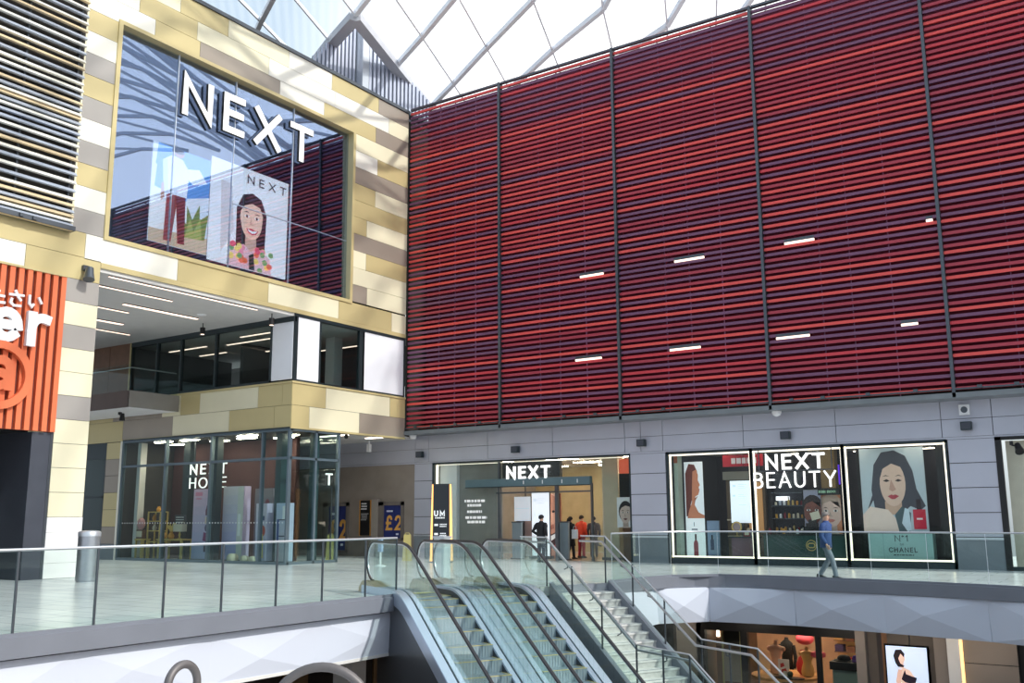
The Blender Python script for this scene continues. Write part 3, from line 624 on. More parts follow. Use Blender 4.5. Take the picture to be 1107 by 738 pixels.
b = MB(); b.tube([(-46, 23.18, 7.65), (-33.7, 23.18, 7.65), (-33.7, YL-.1, 7.65)], .025, STEEL); b.build('handrail', bal)
spot((-34.9, 23.6, 5.86), 'small black light under the gallery balcony', BLACK, (0, 0, -1), None, .8)
# lamps
def lamp(p0, p1, w, m, label, group=None, name='linear_light', h=.05):
    p0 = Vector(p0); p1 = Vector(p1); t = thing(name, ((p0.x+p1.x)/2, (p0.y+p1.y)/2, p0.z), label, 'light', group)
    b = MB(); b.bar(p0+Vector((0, 0, h*.6)), p1+Vector((0, 0, h*.6)), w*1.15, h*.7, DSTEEL); b.build('housing', t)
    b = MB(); b.bar(p0, p1, w, h*.5, m); b.build('diffuser', t); return t
for i, (x, y0, y1, w, d) in enumerate([(-27.1, 17.6, 23.7, .05, 'edge of the gallery ceiling by the facade'), (-28.45, 17.3, 21.0, .05, 'gallery ceiling second from the facade'), (-30.25, 20.3, 23.5, .15, 'gallery ceiling, the widest of them'), (-31.4, 18.5, 21.3, .05, 'gallery ceiling behind the widest one'), (-33.5, 20.4, 22.5, .15, 'gallery ceiling above the balcony'), (-35.2, 21, 24, .05, 'gallery ceiling, the furthest in')]):
    lamp((x, y0, 9.252), (x, y1, 9.252), w, LITP, 'linear light on the '+d)
for i, (x, y) in enumerate([(-30.9, 24.3), (-27.3, 24.6)]):
    t = thing('ceiling_spotlight', (x, y, 8.95), ['black cylinder spotlight hanging from the middle of the gallery ceiling edge', 'black cylinder spotlight hanging at the gallery corner by the white panel'][i], 'light')
    b = MB(); b.tube([(x, y, 9.32), (x, y, 9.1)], .02, BLACK); b.build('stem', t); b = MB(); b.lathe((x, y, 8.86), [(.09, 0), (.1, .02), (.1, .26), (.02, .27)], BLACK); b.build('body', t)
    b = MB(); b.lathe((x, y, 8.84), [(.02, 0), (.075, .004), (.075, .018)], LITP); b.build('lens', t)
b = MB(); b.lathe((-29.6, 23.2, 9.24), [(.02, 0), (.16, .03), (.2, .07)], WHITE, 14); tag(b.build('smoke_detector', None, True), 'white round dome on the gallery ceiling', 'detector')
for i, (x0, y0, x1, y1, z) in enumerate([(-36.4, 26.9, -33.9, 26.9, 9.05), (-36.2, 28.4, -34.4, 28.4, 9.05), (-32.9, 27.2, -29.2, 27.2, 9.05), (-32.8, 29.3, -29.6, 29.3, 9.05), (-31, 26.3, -28.6, 26.3, 9.05), (-33, 30.6, -28.5, 30.6, 9.05)]):
    lamp((x0, y0, z), (x1, y1, z), .1, LITP, 'linear light inside the dark gallery room', 'gallery room linear lights')
LITS = pm('shop_led', (255, 244, 228), emit=50, ecol=(255, 236, 208))
# ---- corner shop, ground level
w4 = thing('window_4', (-31.5, YL, 0), 'glazed shopfront box of the corner shop', 'window', kind='structure')
BF = pm('blue_grey_mullion', (96, 112, 122), .4, .3, .03)
b = MB()
for x in (-37.1, -34.19, -31.34, -28.39, XA-.06): b.box(x-.04, x+.04, YL-.06, YL+.1, 0, 5.0, BF)
for z0, z1 in ((0, .1), (3.86, 3.95), (4.92, 5.02)): b.box(-37.1, XA, YL-.05, YL+.1, z0, z1, BF)
for y in (26.75, 28.0): b.box(XA-.12, XA, y-.05, y+.05, 0, 5.0, BF)
for z0, z1 in ((0, .1), (3.86, 3.95), (4.92, 5.02)): b.box(XA-.12, XA, YL, 28.0, z0, z1, BF)
b.box(-37.1, XA, YL-.1, 28.05, 5.0, 5.05, FRAMEG); b.build('frame', w4)
b = MB(); b.box(-37.1, XA-.06, YL+.0, YL+.02, .1, 4.92, GLASSD); b.box(XA-.07, XA-.05, YL, 28.0, .1, 4.92, GLASSD); b.box(-29.2, XA-.06, 27.98, 28.0, .1, 4.92, GLASSD); b.build('glass', w4)
DOT = pm('white_film_dot', (225, 232, 232), .5, 0, 0)
b = MB(); x = -36.9
while x < -27: b.box(x, x+.05, YL-.004, YL-.001, 1.5, 1.55, DOT); x += .17
b.build('manifestation', w4)
b = MB(); SHOPB = pm('dark_red_shop_wall', (70, 42, 42), .8); TEAL = pm('dark_teal_column', (46, 74, 78), .5, 0, .05)
wallbox('wall_back', 'dark red back wall inside the glazed corner shop', -37.0, -29.2, 27.9, 28.1, 0, 5.0, SHOPB); wallbox('wall_left', 'dark side wall inside the glazed corner shop', -37.3, -37.12, YL+.1, 28, 0, 5.0, DARK)
b = MB(); b.box(-37.0, XA-.1, YL+.1, 27.9, 4.93, 5.06, DARK); st(b.build('ceiling'), 'dark ceiling inside the glazed corner shop', 'ceiling')
for i, (x, y, w, m, d) in enumerate([(-36.5, 25.9, .22, OFFW, 'slim white column'), (-34.25, 26.62, .4, FRAMEG, 'dark column second from the left'), (-31.52, 25.8, .44, FRAMEG, 'dark column in front of the sign'), (-28.22, 26.2, .3, TEAL, 'teal column'), (-27.25, 27.0, .2, TEAL, 'slim teal column')]):
    b = MB(); b.box(x-w/2, x+w/2, y-.15, y+.15, 0.0, 4.92, m); b.box(x-w/2-.02, x+w/2+.02, y-.17, y+.17, 0, .1, DSTEEL); st(b.build('column'), d+' inside the glazed corner shop', 'column')
GLOW = pm('sign_letter_glow', (255, 255, 255), emit=1.1, ecol=(255, 255, 250))
sg = thing('shop_sign', (-33, 26.35, 2.9), 'white lit two-line shop name inside the glazed corner shop, half hidden by a column', 'sign')
b = MB(); text(b, 'NEXT', (-33.8, 26.3, 3.5), (1, 0, 0), (0, 0, 1), .44, GLOW, .14, (0, .04, 0), 2.3, .36); b.build('upper_letters', sg)
b = MB(); text(b, 'HOME', (-33.8, 26.3, 2.93), (1, 0, 0), (0, 0, 1), .44, GLOW, .10, (0, .04, 0), 2.3, .3); b.build('lower_letters', sg)
b = MB(); b.box(-34.05, -31.75, 26.34, 26.38, 3.42, 3.46, DSTEEL)
for x in (-33.6, -32.2): b.box(x, x+.02, 26.34, 26.36, 3.46, 4.9, DSTEEL)
b.build('carrier_rail', sg)
b = MB(); text(b, 'T', (-27.15, 27.55, 2.95), (0, 1, 0), (0, 0, 1), .46, GLOW, .13, (-.04, 0, 0), .38); b.box(-27.2, -27.17, 27.55, 27.95, 2.88, 2.92, DSTEEL); b.box(-27.2, -27.17, 27.9, 27.96, .1, 2.92, DSTEEL)
tag(b.build('window_letter'), 'single white letter in the right side of the glazed corner shop', 'sign')
LAV = (206, 190, 222)
def pillar(x0, x1, y, z1, label, base, layers, d=.35, name='advertising_pillar'):
    bb = board((x0, y, .1), (1, 0, 0), (0, 0, 1), x1-x0, z1-.1, base, layers, d); bb.box(x0-.03, x1+.03, y-.03, y+d+.03, .0, .1, DSTEEL)
    return tag(bb.build(name), label, 'display')
PINK = (238, 150, 178)
def grad(c0, c1, n=8):
    return [(tuple(int(a+(k-a)*i/(n-1)) for a, k in zip(c0, c1)), [(0, i/n), (1, i/n), (1, (i+1)/n), (0, (i+1)/n)]) for i in range(n)]
bott = [((120, 50, 70), [(.72, .62), (.86, .62), (.86, .70), (.82, .73), (.82, .76), (.76, .76), (.76, .73), (.72, .70)]), ((230, 205, 190), [(.7, .5), (.9, .5), (.9, .6), (.7, .6)]), ((140, 60, 110), [(.62, .26), (.9, .24), (.94, .36), (.66, .38)]), ((90, 80, 110), el(.8, .44, .09, .05)), ((70, 50, 80), [(.7, .1), (.9, .1), (.9, .2), (.7, .2)])]
pillar(-33.05, -31.95, 26.0, 2.88, 'tall lilac display panel with pink lettering behind the corner shop glass', LAV, grad((176, 184, 226), (236, 200, 224)) + [(PINK, [(.1, .9), (.5, .9), (.5, .955), (.1, .955)]), (PINK, [(.15, .85), (.45, .85), (.45, .87), (.15, .87)])] + bott)
pillar(-31.35, -30.15, 26.1, 2.95, 'tall plain lilac display panel with a pale edge right of the lettered one', LAV, grad((170, 172, 228), (226, 220, 228)) + [((214, 216, 212), [(.72, 0), (1, 0), (1, 1), (.72, 1)]), ((240, 244, 244), [(.76, .32), (.9, .32), (.9, .62), (.76, .62)])])
pillar(-29.95, -28.95, 26.5, 2.85, 'tall dim grey display panel deep in the corner shop', (120, 112, 122), grad((92, 88, 110), (128, 122, 128)) + [((130, 60, 70), el(.72, .75, .14, .1)), ((110, 60, 72), el(.72, .62, .1, .05))])
pillar(-29.0, -28.42, 25.75, 2.25, 'short lilac display panel with a yellow and red bottle picture', (206, 200, 226), grad((190, 190, 222), (224, 216, 232)) + [((40, 60, 110), [(.6, .70), (.82, .70), (.82, .78), (.6, .78)]), ((196, 80, 60), el(.65, .52, .28, .1)), ((232, 206, 96), [(.25, .05), (.8, .05), (.72, .46), (.4, .48)])])
pillar(-27.95, -27.38, 25.8, 2.25, 'short pale blue display panel nearest the shop corner', (200, 206, 230), grad((206, 196, 206), (196, 212, 236)) + [((70, 90, 150), [(.1, .35), (.3, .35), (.3, .72), (.1, .72)]), ((90, 90, 100), [(.3, .42), (.9, .42), (.9, .44), (.3, .44)]), ((90, 90, 100), [(.3, .7), (.9, .7), (.9, .72), (.3, .72)]), ((250, 252, 252), [(.6, .72), (.95, .72), (.95, .95), (.6, .95)])])
# shelf unit with home wares
BAM = pm('bamboo_wood', (214, 186, 104), .5, emit=.0); OCH = pm('ochre_fabric', (206, 150, 60), .8); PKF = pm('pink_fabric', (206, 150, 150), .8); CER = pm('cream_ceramic', (222, 210, 186), .3)
sh = thing('display_shelf', (-35.3, 26.0, 0), 'bamboo ladder shelf with home wares in the left of the corner shop window', 'shelf')
b = MB()
for x in (-35.75, -34.95):
    for y in (25.85, 26.2): b.box(x-.025, x+.025, y-.025, y+.025, 0, 2.0, BAM)
b.build('frame', sh)
for z in (.75, 1.2, 1.6, 1.98):
    b = MB(); b.box(-35.78, -34.92, 25.83, 26.22, z-.02, z+.02, BAM); b.build('shelf', sh)
def vase(x, y, z, r, h, m, label, name='vase', cat='vase', grp='home wares in the corner shop window'):
    b = MB(); b.lathe((x, y, z), [(r*.6, 0), (r, h*.35), (r*.8, h*.65), (r*.45, h*.82), (r*.55, h)], m, 12); return tag(b.build(name, None, True), label, cat)
vase(-35.55, 26.0, 1.62, .09, .26, OCH, 'small ochre vase on the third shelf of the bamboo unit'); vase(-35.15, 26.0, 1.62, .08, .3, TIMBER, 'brown vase on the third shelf of the bamboo unit')
vase(-35.3, 26.0, 2.0, .1, .22, OCH, 'ochre vase on top of the bamboo unit'); vase(-35.5, 26.0, 1.22, .1, .25, CER, 'cream vase on the second shelf of the bamboo unit'); vase(-35.1, 26.0, 1.22, .11, .2, DSTEEL, 'dark bowl-shaped vase on the second shelf of the bamboo unit')
def cushion(x, y, z, w, h, m, label):
    b = MB(); b.ball((x, y, z+h/2), 1, m, 12, (w/2, .11, h/2)); return tag(b.build('cushion', None, True), label, 'cushion')
def lampshade(x, y, z, m, label, w=.2, h=.3):
    t = thing('table_lamp', (x, y, z), label, 'lamp'); b = MB(); b.lathe((x, y, z), [(.1, 0), (.1, .02), (.03, .05), (.05, .18), (.02, .3)], BAM, 10); b.build('base', t, True)
    b = MB(); b.box(x-w, x+w, y-.12, y+.12, z+.3, z+.3+h, m); b.build('lamp_shade', t); return t
tb = thing('display_table', (-34.0, 25.95, 0), 'low wooden display table behind the left corner shop panes', 'table')
b = MB(); b.box(-34.85, -33.2, 25.62, 26.28, .82, .88, BAM); b.build('tabletop', tb)
for x in (-34.75, -33.3):
    for y in (25.7, 26.2): b = MB(); b.box(x-.04, x+.04, y-.04, y+.04, 0, .82, BAM); b.build('leg', tb)
tq = thing('bench', (-36.1, 25.85, 0), 'low wooden bench left of the bamboo shelf', 'bench'); b = MB(); b.box(-36.3, -35.83, 25.62, 26.1, .82, .88, BAM); b.build('seat', tq)
for x in (-36.25, -35.88):
    for y in (25.68, 26.04): b = MB(); b.box(x-.03, x+.03, y-.03, y+.03, 0, .82, BAM); b.build('leg', tq)
cushion(-36.07, 25.75, 1.25, .5, .5, PKF, 'pink square cushion left of the bamboo shelf'); cushion(-34.57, 25.75, .88, .46, .28, OCH, 'orange cushion on the display table beside the bamboo shelf')
b = MB(); b.box(-36.28, -35.86, 25.68, 25.84, .88, 1.25, TIMBER); b.box(-36.24, -35.9, 25.66, 25.68, .95, 1.2, CER); tag(b.build('crate'), 'brown crate under the pink cushion on the display table', 'crate')
lampshade(-33.55, 25.78, .88, CER, 'table lamp with a pale square shade on the display table', .28, .3)
vase(-34.05, 25.75, .88, .13, .3, OCH, 'ochre vase of dried flowers on the display table')
b = MB(); rr = random.Random(4)
for k in range(22): b.bar((-34.05, 25.75, 1.15), (-34.05+rr.uniform(-.22, .22), 25.75+rr.uniform(-.1, .1), 1.35+rr.uniform(0, .2)), .02, .05, BAM)
tag(b.build('dried_flowers'), 'yellow dried flowers standing in the ochre vase', 'flowers')
for i, (x, r, d) in enumerate([(-30.25, .2, 'largest cream pouffe'), (-29.55, .16, 'middle cream bowl'), (-29.1, .15, 'small cream bowl')]):
    b = MB(); b.lathe((x, 25.75, 0.0), [(r*.7, 0), (r*1.1, r*.5), (r*1.1, r*1.2), (r*.8, r*1.7), (r*.3, r*1.8)], CER, 14); tag(b.build('pouffe' if i == 0 else 'bowl', None, True), d+' on the corner shop window floor', 'home ware')
b = MB(); b.box(-34.6, -33.9, 26.3, 26.36, 1.35, 1.85, DSTEEL); b.box(-34.57, -33.93, 26.29, 26.3, 1.38, 1.82, ROOMD)
for k in range(4): b.box(-34.5, -34.0, 26.28, 26.29, 1.44+k*.1, 1.47+k*.1, DOT)
tag(b.build('notice_board'), 'dark notice board with white lines in the corner shop', 'board')
for i, (x, y) in enumerate([(-35.5, 27), (-32.6, 26.8), (-30.6, 26.5), (-28.3, 26.6), (-29.2, 27.2), (-34.9, 25.75), (-33.2, 25.75), (-29.7, 25.75)]):
    lamp((x-.5, y, 4.88), (x+.5, y, 4.88), .2, LITS, 'linear light added to the corner shop ceiling', 'added corner shop ceiling lights')  # strip lamps added to brighten the goods behind the corner glass
# gold pier and dark door left of the corner shop
b = MB()
panelsY(b, [[(c, None)] for c in 'GTTGGT'], 4.98, .72, -38.3, -37.25, YL-.03); b.box(-38.3, -37.25, YL+.02, YL+.3, 0, 5.0, DARK); b.box(-38.3, -37.25, YL-.03, YL+.02, 0, .66, GREYD)
b.box(-37.25, -37.15, YL-.08, YL+.1, 0, 5.0, WHITEP)
st(b.build('wall_left'), 'gold and taupe pier beside the glazed corner shop', 'wall')
dv = thing('door_2', (-40, YL, 0), 'dark glazed door behind the cream pier', 'door', kind='structure')
b = MB(); b.box(-42.5, -38.3, YL+.02, YL+.1, 4.3, 5, FRAMEG)
for x in (-42.4, -40.4, -38.4): b.box(x-.06, x+.06, YL, YL+.1, 0, 5, FRAMEG)
b.box(-42.5, -38.3, YL, YL+.1, 2.6, 2.7, FRAMEG); b.build('frame', dv); b = MB(); b.box(-42.4, -38.4, YL+.05, YL+.06, 0, 4.4, GLASSD); b.build('pane', dv)
b = MB(); b.box(-46, -38.3, YL+1.6, YL+1.8, 0, 5.05, FRAMEG); st(b.build('wall_left'), 'dark wall behind the glazed door', 'wall')

# ------------------------------------------------------------------ passage beside the corner shop
lamp((-27.6, 29.2, 5.04), (-29.6, 29.2, 5.04), .1, LIT, 'linear light on the passage soffit, nearer the corner shop'); lamp((-28.2, 31.0, 5.04), (-26.9, 31.0, 5.04), .22, LIT, 'wide linear light on the passage soffit under the taupe panel')
b = MB(); b.box(-29.1, -28.95, 32.0, 32.15, 4.55, 4.9, WHITE); b.box(-29.05, -29.0, 32.05, 32.1, 4.9, 5.08, WHITE); tag(b.build('ceiling_sensor'), 'white box hanging from the passage soffit', 'sensor')
b = MB(); b.lathe((-27.5, 29.0, 4.86), [(.02, 0), (.07, .03), (.09, .1), (.06, .18)], BLACK, 12); tag(b.build('passage_camera', None, True), 'small black dome camera under the passage soffit', 'camera')
b = MB(); b.box(-46, -27.02, YS, YS+.3, 0, 3.98, BROWN); st(b.build('wall_back'), 'brown stone wall at the back of the passage', 'wall')
NAVY = (38, 50, 112); GO = (226, 170, 84)
def pwin(x0, x1, z0, z1, label):
    t = thing('window_poster', (x0, YS, z0), label, 'poster')
    b = MB()
    for (a, c, e, f) in ((x0-.35, x0, z0-.06, z1+.16), (x1, x1+.12, z0-.06, z1+.16), (x0-.35, x1+.12, z1, z1+.16), (x0-.35, x1+.12, z0-.1, z0)): b.box(a, c, YS-.1, YS+.02, e, f, pm('brown_surround', (112, 104, 98), .6))
    b.build('surround', t); w = x1-x0; h = z1-z0
    b = board((x0, YS-.04, z0), (1, 0, 0), (0, 0, 1), w, h, NAVY, [((26, 36, 90), [(.6, 0), (.63, 0), (.63, 1), (.6, 1)])], .03)
    g = pc(GO); text(b, '£2', (x0+w*.12, YS-.05, z0+h*.24), (1, 0, 0), (0, 0, 1), h*.46, g, .17, (0, .008, 0), w*.88, .3)
    wt = pc((225, 228, 240)); scribble(b, (x0+w*.14, YS-.05, z0+h*.8), (1, 0, 0), (0, 0, 1), w*.42, 1, h*.05, wt, (0, .008, 0), 3); scribble(b, (x0+w*.7, YS-.05, z0+h*.1), (1, 0, 0), (0, 0, 1), w*.2, 1, h*.05, wt, (0, .008, 0), 4)
    b.build('printed_sheet', t)
pwin(-28.75, -27.75, .8, 2.22, 'navy window poster with a gold price, right of the black directory board')
pwin(-32.1, -31.0, .25, 2.22, 'navy window poster with a gold price, half behind the corner shop glass')
t = thing('directory_board', (-29.8, YS, .9), 'tall black directory board on the brown wall between the price posters', 'sign')
b = MB(); b.box(-30.1, -29.5, YS-.12, YS, .92, 2.45, BLACK); b.build('board', t); b = MB(); b.box(-30.14, -30.1, YS-.13, YS, .9, 2.47, pm('gold_edge', (214, 150, 60), .4)); b.box(-29.5, -29.46, YS-.13, YS, .9, 2.47, MATS['gold_edge']); b.build('edge_trim', t)
b = MB(); scribble(b, (-30.05, YS-.13, 2.28), (1, 0, 0), (0, 0, 1), .4, 3, .06, pc((220, 220, 220)), (0, .01, 0), 9); scribble(b, (-30.05, YS-.13, 1.85), (1, 0, 0), (0, 0, 1), .45, 5, .035, pc((170, 170, 170)), (0, .01, 0), 8); b.build('lettering', t)
b = MB(); b.box(-29.4, -29.05, YS-.16, YS, 0, 2.5, pm('grey_brown_pier', (150, 142, 134), .6)); st(b.build('trim_3'), 'pale stone rib right of the directory board', 'trim')
# ------------------------------------------------------------------ right building: grey fascia and piers
b = MB()
js = [(-46, -33.5), (-33.5, aY(367, 492, YS).x), (aY(367, 492, YS).x, -27.0), (-27.0, -26.25), (-26.25, aY(528, 485, YS).x), (aY(528, 485, YS).x, aY(598, 480, YS).x), (aY(598, 480, YS).x, aY(676, 475, YS).x), (aY(676, 475, YS).x, -16.1), (-16.1, -15.2), (-15.2, aY(804, 470, YS).x), (aY(804, 470, YS).x, aY(904, 465, YS).x), (aY(904, 465, YS).x, aY(1018, 460, YS).x), (aY(1018, 460, YS).x, aY(1073, 455, YS).x), (aY(1073, 455, YS).x, -.5), (-.5, 3), (3, 9)]
for x0, x1 in js:
    b.box(x0+.01, x1-.01, YS-.06, YS, 4.62, 5.18, GREYW); b.box(x0+.01, x1-.01, YS-.06, YS, 4.06, 4.605, GREYW)
b.box(-46, 9, YS, YS+.25, 3.98, 5.6, DARK); b.box(-46, 9, YS-.05, YS, 3.98, 4.05, GREYW)
st(b.build('wall_right'), 'grey panel fascia above the shopfronts', 'wall')
def pier(x0, x1, label):
    b = MB(); zs = [.98, 1.72, 2.48, 3.24, 3.98]
    for z0, z1 in zip(zs[:-1], zs[1:]): b.box(x0, x1, YS-.06, YS+.25, z0+.012, z1-.012, GREYW)
    b.box(x0+.01, x1-.01, YS-.03, YS+.25, 0, 3.98, DARK); b.box(x0, x1, YS-.08, YS+.2, .9, .97, LSTEEL); b.box(x0, x1, YS-.06, YS+.2, 0, .9, GREYD)
    st(b.build('wall_right'), label, 'wall')
pier(-27.02, -26.05, 'grey panelled pier between the passage and the shop entrance'); pier(-16.55, -15.12, 'grey panelled pier between the two shops'); pier(-5.45, -4.12, 'grey panelled pier right of the cosmetics windows'); pier(2.4, 4, 'grey panelled pier beyond the frame')
# louvre soffit and wall behind the louvres
b = MB(); b.box(XA, 9, YR-.1, YS, 5.18, 5.34, pm('grey_soffit', (120, 126, 130), .5)); st(b.build('ceiling'), 'grey soffit under the red louvres', 'soffit')
b = MB(); DKR = pm('dark_maroon_void', (110, 30, 50), .9, 0, .1, .6); b.box(XA, 9, YS+.5, YS+.8, 5.3, 20.5, DKR); b.box(XA, 9, YR+.2, YS+.5, 5.34, 5.36, DARK); b.box(XA-.05, XA+.02, YR, YS+.5, 5.2, 19.5, DARK)
st(b.build('wall_right'), 'dark wall behind the red louvres', 'wall')
RA = pm('bright_red_slat', (230, 82, 78), .42, .1, .05, .5); RB = pm('deep_red_slat', (172, 56, 72), .42, .1, .05, .5); RC = pm('purple_slat', (120, 74, 104), .42, .1, .05, .5); RD = pm('crimson_slat', (206, 60, 70), .42, .1, .05, .5)
MULL = [XA+.02, -21.9, -16.45, -10.76, -5.0, .6, 6.2]
dd = ['nearest the inner corner', 'second from the inner corner', 'third from the inner corner', 'fourth from the inner corner', 'fifth from the inner corner', 'at the right edge of the picture']
rnd = random.Random(21); NS = 71; SP = (20.0-5.42)/NS
seq = []
for k in range(NS+1):
    c = rnd.choice([q for q in 'AABCCDB' if q != (seq[-1] if seq else '') and not (q in 'AD' and seq and seq[-1] in 'AD')]); seq.append(c)
for i in range(6):
    x0, x1 = MULL[i], MULL[i+1]
    t = thing('red_louvre_bay', ((x0+x1)/2, YR, 5.2), 'bay of red and purple horizontal louvres '+dd[i], 'louvre')
    b = MB()
    for k in range(NS+1):
        z = 5.42+k*SP; c = seq[k] if rnd.random() < .86 else rnd.choice('BCBC'); m = dict(A=RA, B=RB, C=RC, D=RD)[c]
        if False: pass
        b.hexa([(x0+.055, YR, z), (x1-.055, YR, z), (x1-.055, YR+.13, z+.02), (x0+.055, YR+.13, z+.02), (x0+.055, YR+.01, z+.105), (x1-.055, YR+.01, z+.105), (x1-.055, YR+.14, z+.125), (x0+.055, YR+.14, z+.125)], m)
    b.build('slat', t)
    b = MB()
    for f in (.33, .5, .72): xx = x0+(x1-x0)*f; b.box(xx-.012, xx+.012, YR+.15, YR+.22, 5.3, 20.0, RC)
    b.build('carrier', t)
    b = MB(); b.box(x1-.05, x1+.05, YR-.1, YR+.16, 5.2, 20.06, DSTEEL); b.build('post', t)
    b = MB(); b.box(x0+.06, x1-.06, YR-.14, YR-.06, 5.42, 5.47, DSTEEL)
    for f in (.12, .3, .55, .8): xx = x0+(x1-x0)*f; b.box(xx, xx+.14, YR-.2, YR-.14, 5.43, 5.52, DSTEEL)
    b.build('bottom_rail', t)
    b = MB(); b.box(x0+.06, x1-.06, YR-.04, YR+.1, 5.2, 5.3, DSTEEL); b.build('bottom_trim', t); b = MB(); b.box(x0+.06, x1-.06, YR-.02, YR+.12, 20.0, 20.08, DSTEEL); b.build('top_trim', t)
# lamps seen through the louvres
for i, (xa, ya, xb, yb) in enumerate([(627, 302, 652, 297), (729, 284, 761, 279), (622, 390, 650, 387), (724, 378, 757, 374), (848, 264, 880, 259), (1001, 238, 1008, 237), (839, 365, 875, 361), (974, 349, 992, 347)]):
    A = aY(xa, ya, YR); B = aY(xb, yb, YR); zc = 5.42+round(((A.z+B.z)/2-5.42-.155)/SP)*SP+.155
    lamp((A.x, YR+.02, zc), (B.x, YR+.02, zc), .05, LITP, 'strip lamp showing between the red louvres, '+['upper one in the second bay', 'upper one in the third bay', 'lower one in the second bay', 'lower one in the third bay', 'upper left one in the fourth bay', 'the shortest, beside a post', 'lower left one in the fourth bay', 'lower right one in the fourth bay'][i], name='strip_lamp', h=.15)
# fixtures on the fascia
FG = 'floodlights on the grey fascia'
for x, d in ((-26.62, 'over the pier by the passage'), (-21.65, 'over the shop entrance'), (-16.0, 'over the pier between the shops'), (-10.54, 'over the cosmetics sign'), (-4.85, 'over the right pier')):
    t = thing('wall_floodlight', (x, YS-.1, 4.3), 'dark box floodlight on the grey fascia '+d, 'light', FG); b = MB(); b.box(x-.16, x+.16, YS-.3, YS-.12, 4.24, 4.5, FRAMEG); hs = b.build('housing', t); b = MB(); b.box(x-.04, x+.04, YS-.14, YS-.05, 4.3, 4.44, BLACK); b.build('bracket', t)
    b = MB(); b.box(x-.13, x+.13, YS-.31, YS-.3, 4.27, 4.47, ROOMD); b.build('lens', hs)
t = thing('alarm_box', (-4.88, YS-.1, 4.8), 'white square speaker box on the fascia over the right pier', 'speaker'); b = MB(); b.box(-5.03, -4.73, YS-.16, YS-.05, 4.72, 5.04, WHITE); b.build('housing', t); b = MB(); b.tube([(-4.88, YS-.165, 4.88), (-4.88, YS-.17, 4.88)], .1, DSTEEL, 14); b.build('grille', t)
for x, d in ((-26.75, 'near the passage'), (-10.7, 'over the cosmetics sign')):
    b = MB(); b.lathe((x, YR+.35, 5.0), [(.03, 0), (.13, .05), (.16, .12), (.16, .19)], WHITE, 14); tag(b.build('dome_camera', None, True), 'white dome camera under the louvre soffit '+d, 'camera')
# ------------------------------------------------------------------ shop rooms
def room(x0, x1, y1, z1, mw, mb, label):
    wallbox('wall_back', 'back wall of the '+label, x0, x1, y1, y1+.2, 0.02, z1, mb); wallbox('wall_left', 'left side wall of the '+label, x0-.2, x0, YS+.26, y1, 0.02, z1, mw); wallbox('wall_right', 'right side wall of the '+label, x1, x1+.2, YS+.26, y1, .02, z1, mw)
    b = MB(); b.box(x0, x1, YS+.26, y1, z1, z1+.15, OFFW); st(b.build('ceiling'), 'white ceiling of the '+label, 'ceiling')
GREYS = pm('grey_shop_wall', (150, 148, 144), .7); WARM = pm('warm_shop_wall', (180, 166, 132), .7)
room(-25.95, -16.6, 41, 4.05, GREYS, WARM, 'shop entrance hall'); room(-15.0, -5.5, 37.5, 4.05, ROOMD, pm('dark_cosmetics_wall', (62, 62, 72), .8), 'cosmetics shop')
b = MB(); b.box(-26, -16.6, YS+.1, 41, .0, .012, pm('timber_shop_floor', (150, 122, 98), .35, 0, .12, 2)); st(b.build('floor'), 'warm wooden floor inside the shop entrance', 'floor')
for i in range(3):
    for j in range(3): lamp((-24.5+i*3.2, 34.5+j*2.3, 4.0), (-23.0+i*3.2, 34.5+j*2.3, 4.0), .14, LITS, 'linear light on the entrance shop ceiling', 'entrance shop ceiling lights')
for i in range(4):
    for j in range(2): lamp((-14.2+i*2.4, 33.26+j*3.7, 4.0), (-12.9+i*2.4, 33.26+j*3.7, 4.0), .12, LIT, 'linear light added to the cosmetics shop ceiling', 'added cosmetics shop ceiling lights')  # lamps added to light the cosmetics interior, set behind the frame top
# entrance shopfront
LED = pm('cream_led_strip', (255, 246, 226), emit=1.3, ecol=(255, 244, 222))
d3 = thing('door_3', (-21.3, YS, 0), 'wide glazed shop entrance with a lit left reveal', 'door', kind='structure')
b = MB()
for (x0, x1, z0, z1) in ((-26.05, -25.95, 0, 4), (-16.63, -16.55, 0, 4), (-26.05, -16.55, 3.93, 4.0)): b.box(x0, x1, YS-.05, YS+.12, z0, z1, FRAMEG)
b.build('frame', d3)
b = MB(); b.box(-25.9, -25.82, YS+.02, YS+.1, .05, 3.9, LED); b.box(-25.9, -16.7, YS+.08, YS+.14, 3.88, 3.9, LED); b.build('light_strip', d3)
b = MB(); b.box(-25.82, -22.75, YS+.04, YS+.055, .02, 3.9, GLASS); b.box(-22.75, -16.63, YS+.04, YS+.055, 2.95, 3.9, GLASS); b.box(-18.3, -16.63, YS+.04, YS+.055, .02, 2.95, GLASS); b.build('glass', d3)
b = MB()
for x, w in ((-22.62, .04), (-19.87, .07), (-18.3, .03)): b.box(x-w, x+w, YS, YS+.12, 0, 2.95 if x > -22 else 3.9, DSTEEL)
b.box(-22.75, -18.3, YS, YS+.12, 2.62, 2.68, DSTEEL); b.build('mullion', d3)
b = MB(); b.box(-24.3, -18.35, YS-.02, YS+.2, 2.9, 3.22, pm('teal_header_box', (98, 122, 130), .3, .3)); b.box(-24.3, -18.35, YS-.03, YS+.2, 2.88, 2.91, FRAMEG)
for x in (-21.4, -20.5, -19.6, -18.9): b.box(x, x+.03, YS-.04, YS-.02, 2.98, 3.12, WHITE)
b.build('door_header', d3)
b = MB(); b.box(-25.6, -22.8, YS+.5, YS+.6, 0, 4, GREYS); b.box(-25.9, -25.0, YS+.3, YS+.5, 0, 4, WHITE); st(b.build('wall_right'), 'grey panel behind the left shopfront glass', 'wall')
